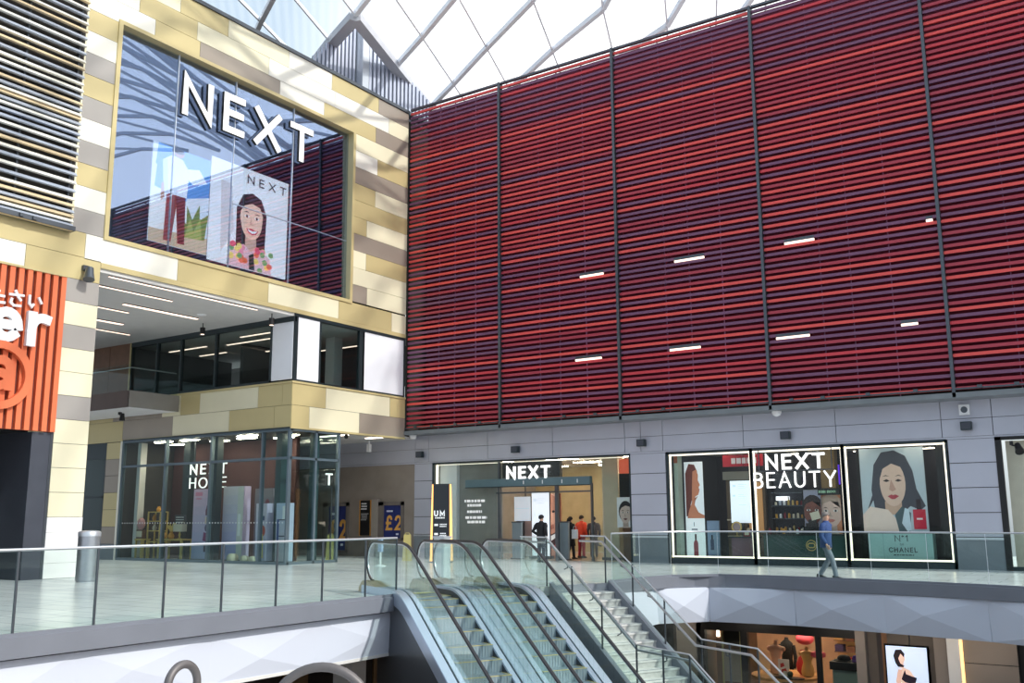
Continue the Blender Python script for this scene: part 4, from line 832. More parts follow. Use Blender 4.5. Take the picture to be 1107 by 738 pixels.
tl = thing('window_lettering', (-23.75, YS+.03, 1.4), 'white small print lines on the glass left of the entrance', 'lettering'); wt = pc((240, 240, 240), .4)
for r, (tx, w, z) in enumerate([('ONLINE COLLECTIONS', 1.45, 2.3), ('AND RETURNS', .95, 2.12), ('CLICK AND COLLECT', 1.0, 1.86), ('OPEN EVERY DAY', 1.35, 1.62), ('IN STORE', 1.1, 1.44)]):
    b = MB(); scribble(b, (-23.75-w/2, YS+.03, z), (1, 0, 0), (0, 0, 1), w, 1, .1, wt, (0, .006, 0), 30+r); b.build('text_line', tl)
sg = thing('shop_sign', (-21.15, YS-.1, 2.95), 'white lit shop name over the shop entrance', 'sign')
b = MB(); b.box(-22.5, -19.75, YS+.1, YS+.3, 3.24, 3.88, BLACK); b.build('dark_panel', sg)
b = MB(); text(b, 'NEXT', (-22.2, YS-.08, 3.2), (1, 0, 0), (0, 0, 1), .5, GLOW, .17, (0, .09, 0), 2.08, .28); b.build('letters', sg)
b = MB(); b.box(-22.2, -20.1, YS-.02, YS, 3.42, 3.45, DSTEEL); b.build('carrier_rail', sg)
# inside the entrance
SCR = (232, 240, 248)
scrl = [((190, 204, 222), [(.12, .86), (.26, .86), (.26, .90), (.12, .90)])] + [((200, 210, 224), [(.36, v), (.36+.4*f, v), (.36+.4*f, v+.015), (.36, v+.015)]) for v, f in ((.9, 1), (.86, .8), (.82, .9), (.66, .7), (.62, 1), (.58, .8), (.42, .9))] + [((196, 208, 224), [(.12, .62), (.24, .62), (.24, .67), (.12, .67)])]
t = thing('digital_screen', (-20.45, YS+1, .1), 'tall bright white digital screen in the shop entrance', 'screen')
board((aY(575, 560, YS+1.1).x, YS+1.1, .12), (1, 0, 0), (0, 0, 1), aY(594, 560, YS+1.1).x-aY(575, 560, YS+1.1).x, 2.55, SCR, scrl, .1, .75, BLACK).build('display', t); b = MB(); b.box(-21.8, -20.8, YS+1.0, YS+1.3, 0, .12, DSTEEL); b.build('plinth', t)
lay = [((240, 196, 170), [(0, 0), (1, 0), (1, 1), (0, 1)]), ((120, 62, 52), [(.55, 0), (1, 0), (1, 1), (.75, 1), (.5, .6)]), ((206, 142, 116), [(0, 0), (.7, 0), (.62, .4), (.5, .95), (0, 1)]), ((226, 168, 140), el(.22, .62, .26, .12)), ((168, 100, 80), [(0, .5), (.3, .53), (.36, .46), (.05, .44)]), ((40, 26, 26), el(.3, .72, .14, .02)), ((60, 20, 24), [(0, .36), (.5, .40), (.6, .3), (.4, .2), (0, .2)]), ((250, 250, 246), [(0, .34), (.48, .38), (.45, .31), (0, .26)]), ((180, 70, 72), [(0, .2), (.4, .2), (.6, .3), (.46, .16), (0, .15)])]
tag(board((aY(595, 560, YS+1.4).x, YS+1.4, .02), (1, 0, 0), (0, 0, 1), .5, 2.6, (210, 150, 120), lay, .06).build('poster'), 'tall poster of a laughing face beside the white screen', 'poster')
t = thing('television', (-21.9, YS+1.6, 1.55), 'square pale screen hanging left of the tall white screen', 'screen'); board((aY(556, 548, YS+1.5).x, YS+1.5, 1.52), (1, 0, 0), (0, 0, 1), .82, 1.0, (206, 216, 226), [((190, 202, 216), [(.1, .5), (.9, .5), (.9, .53), (.1, .53)])], .06, .55, BLACK).build('display', t); b = MB(); b.box(-22.35, -22.31, YS+1.55, YS+1.6, 2.5, 4.05, DSTEEL); b.build('hanger', t)
b = MB(); ARCHM = pm('dark_arch', (40, 40, 44), .6); b.prism([(-23.0, YS+1.9, 0), (-21.7, YS+1.9, 0), (-21.7, YS+1.9, 1.5), (-22.0, YS+1.9, 1.9), (-22.35, YS+1.9, 2.0), (-22.7, YS+1.9, 1.85), (-23.0, YS+1.9, 1.4)], (0, .2, 0), pm('mauve_partition', (150, 132, 130), .7)); b.box(-22.95, -22.6, YS+1.8, YS+1.9, 0, 1.75, ARCHM)
tag(b.build('arched_partition'), 'rounded mauve partition with a dark edge inside the entrance', 'partition')
for i, x in enumerate((-21.95, -19.75)):
    t = thing('security_gate', (x, YS+.35, 0), ['grey security gate at the left of the entrance', 'grey security gate at the right of the entrance'][i], 'security gate'); b = MB(); b.box(x-.22, x+.22, YS+.3, YS+.42, .05, 1.45, pm('grey_gate', (122, 136, 142), .4)); b.build('panel', t); b = MB(); b.box(x-.26, x+.26, YS+.24, YS+.48, 0, .06, DSTEEL); b.box(x-.24, x+.24, YS+.28, YS+.44, 1.45, 1.5, DSTEEL); b.build('edge', t)
b = MB(); b.box(-18.3, -17.6, YS+.9, YS+1.5, 0, 4.0, BEIGE); b.box(-18.35, -17.55, YS+.85, YS+1.55, 0, .12, DSTEEL); st(b.build('column'), 'beige column inside the right of the entrance', 'column')
bo = board((aY(667, 550, YS+.6).x, YS+.6, 1.25), (1, 0, 0), (0, 0, 1), .66, 1.15, (236, 236, 238), portrait(.55, .46, .32, 1.6, (214, 190, 178), (40, 36, 38), (120, 80, 80)), .05); bo.box(-17.4, -16.75, YS+.62, YS+1.0, 2.4, 3.3, BLACK); bo.box(-17.3, -16.8, YS+.66, YS+.9, 0, 1.25, TIMBER)
tag(bo.build('poster'), 'black and white face poster at the right side of the entrance', 'poster')
b = MB(); b.box(-17.35, -16.62, YS+.55, YS+.75, 3.3, 3.86, pm('orange_red_sign', (214, 96, 70), .5, emit=.4)); tag(b.build('hanging_sign'), 'orange red sign panel in the upper right corner of the entrance', 'sign')
for i, (x, y, w, z) in enumerate([(-21.6, 40.7, 1.3, 1.2), (-19.9, 40.75, 1.2, 1.5)]):
    bo = board((x, y, z), (1, 0, 0), (0, 0, 1), w, 1.4, [(214, 190, 130), (250, 240, 214)][i], [([(236, 214, 160), (255, 250, 236)][i], [(.15, .15), (.85, .15), (.85, .85), (.15, .85)])], .06, .6)
    tag(bo.build('wall_panel'), ['pale gold framed panel on the back wall of the entrance shop', 'bright white framed panel on the back wall of the entrance shop'][i], 'picture')
def rail(x, y, n, cols, label):
    t = thing('clothes_rail', (x, y, 0), label, 'clothes rail'); b = MB(); b.tube([(x-.6, y, 0), (x-.6, y, 1.5), (x+.6, y, 1.5), (x+.6, y, 0)], .02, DSTEEL); b.box(x-.65, x-.55, y-.25, y+.25, 0, .04, DSTEEL); b.box(x+.55, x+.65, y-.25, y+.25, 0, .04, DSTEEL); b.build('frame', t)
    for i in range(n):
        xx = x-.5+i*1.0/(n-1); c = cols[i % len(cols)]; m = pm('garment_%02x%02x%02x' % c, c, .9); b = MB(); b.prism([(xx-.03, y-.22, 1.38), (xx-.03, y, 1.46), (xx-.03, y+.22, 1.38), (xx-.03, y+.2, .6), (xx-.03, y-.2, .62)], (.06, 0, 0), m); o = tag(b.build('garment'), 'garment hanging from the '+label, 'garment', 'garments on the '+label[:40])
    return t
rail(-18.9, 36.6, 6, [(60, 50, 60), (150, 60, 60), (200, 180, 150), (40, 40, 50)], 'clothes rail with dark and red garments in the entrance shop')
rail(-17.5, 35.2, 5, [(200, 176, 140), (90, 70, 60), (230, 214, 190)], 'clothes rail with cream garments right of the entrance')
lampshade(-18.2, 36.0, 1.0, LIT, 'glowing table lamp on a plinth in the entrance shop', .14, .22); b = MB(); b.box(-18.5, -17.9, 35.75, 36.25, 0, 1.0, BEIGE); b.box(-18.55, -17.85, 35.7, 36.3, .94, 1.0, WHITE); tag(b.build('plinth'), 'beige plinth under the glowing lamp', 'plinth')
# ---- cosmetics windows
LED = pm('cream_led_strip', (255, 246, 226), emit=1.5, ecol=(255, 244, 222))
for i, (x0, x1) in enumerate(((-14.98, -11.9), (-11.8, -8.75), (-8.66, -5.55))):
    w = thing('window_%d' % (5+i), ((x0+x1)/2, YS, 0), ['left', 'middle', 'right'][i]+' cosmetics shop window outlined by a lit strip', 'window', kind='structure')
    b = MB()
    for (a, c, e, f) in ((x0-.12, x0, 0, 3.98), (x1, x1+.06, 0, 3.98), (x0-.1, x1+.06, 0, .22), (x0-.1, x1+.06, 3.9, 4.0)): b.box(a, c, YS-.06, YS+.15, e, f, FRAMEG)
    b.build('frame', w)
    b = MB(); s = .055
    for (a, c, e, f) in ((x0, x0+s, .22, 3.9), (x1-s, x1, .22, 3.9), (x0, x1, .22, .22+s), (x0, x1, 3.9-s, 3.9)): b.box(a, c, YS-.02, YS+.03, e, f, LED)
    b.build('light_strip', w); b = MB(); b.box(x0, x1, YS+.04, YS+.05, .2, 3.9, GLASS); b.build('glass', w)
sg = thing('shop_sign', (-10.3, YS-.1, 2.55), 'white two-line lit shop name across the middle cosmetics window', 'sign')
b = MB(); text(b, 'NEXT', (-11.35, YS-.1, 3.22), (1, 0, 0), (0, 0, 1), .53, GLOW, .165, (0, .06, 0), 2.05, .24); b.build('upper_letters', sg)
b = MB(); text(b, 'BEAUTY', (-11.78, YS-.1, 2.6), (1, 0, 0), (0, 0, 1), .54, GLOW, .10, (0, .06, 0), 2.82, .26); b.build('lower_letters', sg)
b = MB(); b.box(-11.7, -9.0, YS-.05, YS-.03, 3.17, 3.2, DSTEEL)
for x in (-11.6, -9.1): b.box(x, x+.03, YS-.05, YS-.03, 3.17, 3.9, DSTEEL)
b.build('carrier_rail', sg)
# left window
t = thing('light_box', (-14.0, YS+.8, 0), 'tall light box with a profile portrait above a bottle in the left cosmetics window', 'light box')
prof = [((222, 226, 232), [(0, .42), (1, .42), (1, 1), (0, 1)]), ((90, 40, 34), [(.05, .62), (.05, .88), (.25, .98), (.55, .97), (.7, .9), (.55, .8), (.45, .66), (.3, .56), (.2, .44), (.05, .44)]), ((176, 112, 84), [(.45, .9), (.66, .92), (.74, .86), (.72, .81), (.82, .76), (.76, .74), (.78, .70), (.72, .66), (.55, .64), (.5, .56), (.7, .48), (1, .45), (1, .42), (.1, .42), (.2, .5), (.36, .58), (.4, .74)]), ((140, 84, 62), [(.5, .62), (.7, .65), (.55, .6), (.5, .55)]), ((150, 60, 56), [(.74, .715), (.8, .72), (.77, .69)]), ((232, 238, 242), [(0, 0), (1, 0), (1, .42), (0, .42)]), ((90, 96, 110), [(.42, .34), (.46, .34), (.46, .38), (.42, .38)]), ((110, 116, 126), [(.3, .30), (.62, .30), (.62, .315), (.3, .315)]), ((120, 46, 58), [(.38, .02), (.62, .02), (.62, .17), (.55, .2), (.45, .2), (.38, .17)]), ((50, 24, 30), [(.45, .2), (.55, .2), (.55, .26), (.45, .26)])]
board((aY(741, 550, YS+.75).x, YS+.75, .1), (1, 0, 0), (0, 0, 1), .74, 3.55, (232, 238, 242), prof, .2, .45, BLACK).build('lit_face', t); b = MB(); b.box(-14.7, -13.85, YS+.7, YS+1.0, 0, .1, DSTEEL); b.build('base', t)
b = MB(); b.box(-14.95, -14.80, YS+.3, YS+.68, 0, 3.88, pm('sage_panel', (176, 190, 178), .6)); b.box(-14.95, -14.80, YS+.28, YS+.3, 3.6, 3.88, pm('rust_strip', (150, 80, 56), .6)); tag(b.build('upright_partition'), 'pale sage upright panel at the left edge of the cosmetics window', 'panel')
tag(board((aY(762, 580, YS+1.1).x, YS+1.1, .0), (1, 0, 0), (0, 0, 1), .56, 1.5, (150, 172, 200), [((60, 76, 110), [(.38, .3), (.62, .3), (.62, .55), (.38, .55)]), ((120, 140, 176), [(0, 0), (1, 0), (1, .2), (0, .2)]), ((40, 40, 60), [(.44, .55), (.56, .55), (.56, .66), (.44, .66)])], .1).build('advertising_pillar'), 'short blue display panel with a bottle beside the tall light box', 'display')
t = thing('digital_screen', (-12.3, YS+1, .9), 'white digital screen at the right of the left cosmetics window', 'screen'); board((aY(790, 545, YS+.95).x, YS+.95, 1.42), (1, 0, 0), (0, 0, 1), .82, 1.5, SCR, scrl, .08, .75, BLACK).build('display', t); b = MB(); b.box(-12.7, -12.6, YS+.98, YS+1.04, 0, 1.4, DSTEEL); b.box(-12.9, -12.3, YS+.92, YS+1.2, 0, .04, DSTEEL); b.build('stand', t)
REDS = (190, 30, 50); b = board((-13.2, YS+.7, 3.42), (1, 0, 0), (0, 0, 1), 1.5, .42, REDS, [((140, 20, 40), [(.5, 0), (.53, 0), (.53, 1), (.5, 1)])], .05)
scribble(b, (-12.95, YS+.69, 3.52), (1, 0, 0), (0, 0, 1), 1.1, 1, .2, pc((240, 225, 228)), (0, .006, 0), 5)
for x in (-13.0, -11.9): b.box(x-.01, x+.01, YS+.72, YS+.74, 3.84, 4.06, DSTEEL)
tag(b.build('hanging_sign'), 'red hanging sale sign at the top of the left cosmetics window', 'sign')
t = thing('display_unit', (-13.0, YS+2.2, 0), 'warm lit cosmetics alcove behind the left window', 'display unit'); b = MB(); b.box(-13.7, -12.2, YS+2.2, YS+2.4, 0, 3.3, pm('bronze_panel', (110, 92, 72), .5, .2)); b.build('back_panel', t); b = MB(); b.box(-13.6, -12.9, YS+1.9, YS+2.2, 1.5, 1.55, BEIGE); b.box(-13.6, -12.9, YS+1.9, YS+2.2, .9, .95, BEIGE); b.build('shelf', t); b = MB(); b.box(-12.85, -12.3, YS+2.15, YS+2.2, 1.1, 2.9, pm('amber_glow_panel', (190, 140, 90), .6, emit=.5)); b.build('lit_panel', t); b = MB(); b.box(-13.7, -12.2, YS+1.9, YS+2.4, 3.0, 3.3, pm('pale_bulkhead', (150, 146, 134), .6)); b.build('bulkhead', t)
def bottle(x, y, z, h, r, m, mc, label, grp):
    t = thing('cosmetic_bottle', (x, y, z), label, 'bottle', grp); b = MB(); b.lathe((x, y, z), [(r, 0), (r, h*.6), (r*.4, h*.7)], m, 8); b.build('body', t, True); b = MB(); b.lathe((x, y, z+h*.7), [(r*.45, 0), (r*.45, h*.3)], mc, 8); b.build('cap', t); return t
RDP = pm('burgundy_glass', (130, 36, 52), .2); GLD = pm('gold_cap', (214, 180, 110), .3, .7)
for k, z in ((0, 1.55), (1, 1.55), (2, .95)): bottle(-13.4+.28*k, YS+2.05, z, .4, .08, RDP if k % 2 else CER, BLACK, 'cosmetic bottle on the alcove shelf: '+['cream one, left', 'burgundy one', 'cream one on the lower shelf'][k], 'bottles in the cosmetics alcove')
t = thing('vanity_mirror', (-12.75, YS+.6, .95), 'round gold rimmed mirror on the cosmetics table', 'mirror'); b = MB(); ribbon(b, el(0, 0, .17, .17, 16)+[(.17, 0)], .05, lambda p: Vector((-12.75+p[0], YS+.6, 1.28+p[1])), (0, .04, 0), GLD); b.build('rim', t); b = MB(); b.tube([(-12.75, YS+.615, 1.28), (-12.75, YS+.63, 1.28)], .155, pm('mirror_face', (170, 150, 150), .1, .6, 0), 16); b.build('glass', t); b = MB(); b.tube([(-12.75, YS+.62, .96), (-12.75, YS+.62, 1.12)], .02, GLD); b.lathe((-12.75, YS+.62, .95), [(.1, 0), (.1, .02), (.02, .03)], GLD, 12); b.build('stand', t)
t = thing('display_table', (-12.4, YS+.65, 0), 'mauve cosmetics table with handbags under the left white screen', 'table'); b = MB(); b.box(-13.0, -11.95, YS+.4, YS+.9, .9, .95, pm('dark_table_top', (60, 56, 66), .4)); b.build('tabletop', t); b = MB(); b.box(-12.9, -12.05, YS+.45, YS+.85, 0, .9, pm('mauve_plinth', (124, 92, 104), .6)); b.build('body', t)
for i, (x, c, d) in enumerate([(-12.35, (140, 36, 50), 'red cosmetic box on the mauve table'), (-12.1, (70, 60, 80), 'dark cosmetic box on the mauve table, by the window edge')]):
    b = MB(); m = pm('cosmetic_box_%d' % i, c, .5); b.box(x-.12, x+.12, YS+.5, YS+.68, .95, 1.15+.06*i, m); b.box(x-.08, x+.08, YS+.495, YS+.5, 1.0, 1.1, CER); tag(b.build('cosmetic_box'), d, 'box')
# middle window
PUR = pm('purple_glow', (120, 70, 255), emit=.7, ecol=(110, 60, 255))
for i, (x0, x1, z0, z1) in enumerate([(aY(891, 520, YS+2.5).x, aY(908, 520, YS+2.5).x, 2.75, 3.45), (aY(866, 520, YS+2.5).x, aY(871, 520, YS+2.5).x, 2.75, 3.2)]):
    t = thing('lit_panel', ((x0+x1)/2, YS+2.5, z0), ['large purple glowing panel at the back of the middle cosmetics window', 'small purple glowing panel at the back of the middle cosmetics window'][i], 'light'); b = MB(); b.box(x0, x1, YS+2.5, YS+2.55, z0, z1, PUR); b.build('lit_face', t); b = MB(); b.box(x0-.05, x1+.05, YS+2.55, YS+2.65, z0-.05, 4.05, BLACK); b.build('back_box', t)
t = thing('cosmetics_shelf', (-11.2, YS+1.5, 0), 'tall lit shelf of cosmetics in the middle window', 'shelf'); b = MB(); b.box(-11.7, -10.5, YS+1.6, YS+1.7, 0, 3.2, ROOMD)
for x in (-11.7, -10.55): b.box(x, x+.05, YS+1.25, YS+1.6, 0, 3.0, BLACK)
b.build('carcass', t)
for z in (.7, 1.1, 1.55, 2.0, 2.45):
    b = MB(); b.box(-11.65, -10.55, YS+1.25, YS+1.6, z, z+.03, DSTEEL); b.build('shelf', t)
b = MB(); b.box(-11.5, -11.1, YS+1.3, YS+1.6, 2.2, 2.34, LITW); b.build('light_box', t)
rnd = random.Random(3); cs = [CER, RDP, LB, GLD, OCH, WHITE]
for z in (1.13, 1.58, 2.03):
    for k in range(7): bottle(-11.55+.155*k, YS+1.4, z, rnd.uniform(.16, .3), .045, rnd.choice(cs), BLACK, 'small cosmetic bottle on the lit shelf', 'bottles on the lit cosmetics shelf')
bo = board((-10.45, YS+1.1, 1.2), (1, 0, 0), (0, 0, 1), .5, 1.35, (150, 150, 160), [((190, 196, 206), [(.1, .05), (.9, .05), (.9, .95), (.1, .95)]), ((90, 80, 86), el(.5, .55, .25, .25))], .05); bo.box(-10.25, -10.15, YS+1.11, YS+1.16, 0, 1.2, DSTEEL); tag(bo.build('framed_picture'), 'grey framed picture on a stand left of the beige pillar', 'picture')
b = MB(); b.box(-9.95, -9.45, YS+1.6, YS+2.0, 0, 4.05, pm('ochre_pillar', (150, 120, 76), .6)); b.box(-10.0, -9.4, YS+1.55, YS+2.05, 0, .1, DSTEEL); st(b.build('column'), 'ochre pillar behind the middle cosmetics window', 'column')
bo = board((aY(870, 560, YS+.7).x, YS+.7, .9), (1, 0, 0), (0, 0, 1), .58, 1.6, (150, 150, 170), portrait(.5, .56, .27, 2.85, (128, 72, 58), (40, 26, 24), (130, 40, 60)), .05); bo.box(-10.0, -9.9, YS+.75, YS+.8, 0, .9, DSTEEL); tag(bo.build('poster'), 'poster of a dark-skinned face in the middle cosmetics window', 'poster')
bo = board((aY(886, 560, YS+.72).x+.03, YS+.82, .5), (1, 0, 0), (0, 0, 1), .68, 1.85, (216, 140, 100), portrait(.5, .68, .26, 2.98, (236, 200, 184), (200, 170, 150), (200, 120, 110)), .05); bo.box(aY(886, 560, YS+.72).x, aY(886, 560, YS+.72).x+.72, YS+.68, YS+.77, 2.35, 2.58, BLACK)
text(bo, 'BOBBI BROWN', (aY(886, 560, YS+.72).x+.04, YS+.67, 2.42), (1, 0, 0), (0, 0, 1), .085, pc((150, 190, 160), .3), .15, (0, .01, 0), .56, .3); bo.box(-9.4, -9.3, YS+.77, YS+.8, 0, .5, DSTEEL)
tag(bo.build('poster'), 'tall poster of two pale faces with a black lettered header', 'poster')
t = thing('cosmetics_counter', (-9.9, YS+.6, 0), 'dark green cosmetics counter with a round gold emblem', 'counter'); GRN = pm('dark_green_counter', (28, 64, 62), .3)
b = MB(); b.box(-11.7, -8.85, YS+.35, YS+.62, 0.0, 1.0, GRN); b.build('body', t); b = MB(); b.box(-11.75, -8.8, YS+.3, YS+.66, 1.0, 1.05, BLACK); b.build('worktop', t)
b = MB(); c = (-10.05, .67)
ribbon(b, el(0, 0, .17, .17, 20)+[(.17, 0)], .025, lambda p: Vector((c[0]+p[0], YS+.34, c[1]+p[1])), (0, .01, 0), GLD)
ribbon(b, arc(-.035, 0, .085, .075, 55, 305, 10), .035, lambda p: Vector((c[0]+p[0], YS+.34, c[1]+p[1])), (0, .01, 0), GLD); ribbon(b, arc(.035, 0, .085, .075, 125, -125, 10), .035, lambda p: Vector((c[0]+p[0], YS+.34, c[1]+p[1])), (0, .01, 0), GLD); b.build('emblem', t)
for k in range(9): bottle(-11.5+.16*k, YS+.5, 1.05, rnd.uniform(.12, .3), .05, rnd.choice(cs+[BLACK, BLACK]), BLACK, 'small dark cosmetic pot on the green counter', 'pots on the green counter')
t = thing('tester_stand', (-10.1, YS+.55, 1.05), 'black tiered tester stand with a cream card on the green counter', 'display stand'); b = MB()
for k in range(4): b.box(-10.4+.08*k, -9.75-.05*k, YS+.4+.05*k, YS+.62, 1.05+.12*k, 1.17+.12*k, BLACK)
b.build('tier', t); b = MB(); b.bar((-10.05, YS+.5, 1.62), (-9.75, YS+.5, 1.7), .03, .26, CER); b.build('card', t)
# right window: big portrait poster over a pedestal
FC = (226, 192, 172); HR = (66, 66, 76)
lay = [((186, 200, 208), [(0, 0), (1, 0), (1, 1), (0, 1)]), (HR, [(.2, .25), (.16, .5), (.22, .8), (.35, .95), (.55, .97), (.72, .9), (.82, .72), (.86, .5), (.98, .3), (.9, .25), (.75, .3), (.6, .2), (.35, .2)]), (HR, [(.12, .3), (.08, .26), (.2, .5), (.24, .45)]), ((206, 168, 144), [(.36, .36), (.36, .2), (.62, .2), (.62, .36)]), ((236, 214, 200), [(0, 0), (.0, .2), (.12, .3), (.4, .26), (.55, .12), (.58, 0)]), ((70, 90, 96), [(.55, 0), (.5, .2), (.62, .3), (.75, .22), (.72, 0)]), ((206, 222, 232), [(.6, .1), (.66, .28), (.72, .26), (.74, .02), (.68, 0)]),
       (FC, el(.5, .57, .2, .27, 24)), (HR, [(.3, .62), (.3, .78), (.42, .88), (.58, .88), (.7, .78), (.71, .62), (.66, .76), (.5, .81), (.36, .75)])]
for sx in (-1, 1):
    lay += [((84, 64, 58), [(.5+sx*.04, .655), (.5+sx*.1, .675), (.5+sx*.16, .655), (.5+sx*.1, .662)][::sx]), ((50, 36, 34), [(.5+sx*.04, .605), (.5+sx*.09, .625), (.5+sx*.15, .605), (.5+sx*.09, .59)][::sx])]
lay += [((196, 152, 134), [(.48, .62), (.44, .5), (.49, .475), (.55, .5), (.53, .53)]), ((176, 62, 74), [(.41, .42), (.47, .44), (.5, .432), (.53, .44), (.59, .42), (.52, .385), (.47, .385)]), ((196, 30, 56), [(.78, .03), (.97, .03), (.97, .26), (.78, .26)]), ((40, 20, 30), [(.84, .26), (.91, .26), (.91, .38), (.84, .38)]), ((240, 220, 220), [(.83, .14), (.92, .14), (.92, .16), (.83, .16)])]
tag(board((aY(932, 540, YS+.7).x, YS+.7, 1.13), (1, 0, 0), (0, 0, 1), 2.02, 2.72, (190, 206, 212), lay, .06, .12).build('poster'), 'large pale blue portrait poster of a face with long wet hair', 'poster')
t = thing('pedestal', (-7.1, YS+.8, .1), 'pale aqua pedestal with dark lettering under the large portrait poster', 'pedestal'); AQ = (176, 212, 210)
b = board((-8.2, YS+.45, .22), (1, 0, 0), (0, 0, 1), 1.98, .85, AQ, [((130, 160, 162), [(.235, 0), (.24, 0), (.24, 1), (.235, 1)])], .5); b.box(-8.23, -6.18, YS+.4, YS+1.0, 0.0, .2, DSTEEL); b.box(-8.2, -6.22, YS+.45, YS+.8, 1.07, 1.12, FRAMEG); b.build('body', t)
b = MB(); dk = pc((58, 66, 70)); text(b, 'N°1', (-7.37, YS+.44, .82), (1, 0, 0), (0, 0, 1), .2, dk, .12, (0, .008, 0), .4, .2); text(b, 'DE', (-7.22, YS+.44, .70), (1, 0, 0), (0, 0, 1), .06, dk, .14, (0, .008, 0), .12, .2); text(b, 'CHANEL', (-7.58, YS+.44, .48), (1, 0, 0), (0, 0, 1), .155, dk, .17, (0, .008, 0), .88, .25); scribble(b, (-7.5, YS+.44, .38), (1, 0, 0), (0, 0, 1), .72, 1, .03, dk, (0, .008, 0), 6); b.build('lettering', t)
b = MB(); b.box(-6.0, -5.6, YS+.8, YS+1.0, 0, 4, BLACK); b.box(-8.6, -8.2, YS+1.2, YS+1.4, 0, 4, BLACK); st(b.build('wall_right'), 'dark lining panels at the sides of the right cosmetics window', 'wall')
# next shop on the right
w8 = thing('window_8', (-1, YS, 0), 'black framed shopfront with a beige screen at the right edge', 'window', kind='structure')
b = MB(); b.box(-4.12, -3.95, YS-.08, YS+.1, 0, 4.0, BLACK); b.box(-4.12, 2.4, YS-.08, YS+.1, 3.9, 4.0, BLACK); b.box(-4.12, 2.4, YS-.06, YS+.1, 0, .12, FRAMEG); b.box(2.3, 2.4, YS-.08, YS+.1, 0, 4, BLACK); b.build('frame', w8); b = MB(); b.box(-3.95, 2.3, YS+.02, YS+.03, .1, 3.9, GLASS); b.build('glass', w8)
b = MB(); b.box(-3.9, 2.3, YS+.5, YS+.6, .1, 3.9, pm('beige_screen', (206, 194, 178), .7, emit=.12)); b.build('screen_panel', w8)
spot((-3.65, YS-.2, 3.72), 'black spotlight in the corner of the black framed shopfront', BLACK, (.2, -.6, -.6), None, .9)
# ------------------------------------------------------------------ escalators
TN = math.tan(math.radians(30))
def fil(u, u0=0., r=.42):
    """height drop of a line that is level before u0 and falls at 30 degrees after it, rounded over +-r"""
    d = u-u0
    if d <= -r: return 0.
    if d >= r: return -TN*d
    return -TN*(d+r)**2/(4*r)
US = [-2.3+.1*i for i in range(34)] + [1.2+.85*i for i in range(9)]
RISER = pm('blue_grey_riser', (140, 156, 166), .45, .3, .05, 5); TREAD = pm('grey_tread', (150, 164, 170), .45, .3, .05, 5); YEL = pm('yellow_edge', (190, 178, 110), .5)
DECK = pm('satin_deck', (196, 208, 226), .28, .6, .02, 2); SIDE = pm('side_cladding', (112, 116, 122), .3, .7, .04, 1.5); BRASS = pm('newel_deck_trim', (176, 164, 138), .3, .7, .03)
def strip_uv(v0, v1, ft, fbm, m, us=US, mb=None):
    b = mb or MB()
    for a, c in zip(us[:-1], us[1:]):
        b.hexa([P(a, v0, fbm(a)), P(c, v0, fbm(c)), P(c, v1, fbm(c)), P(a, v1, fbm(a)), P(a, v0, ft(a)), P(c, v0, ft(c)), P(c, v1, ft(c)), P(a, v1, ft(a))], m)
    return b
HZ = 1.135
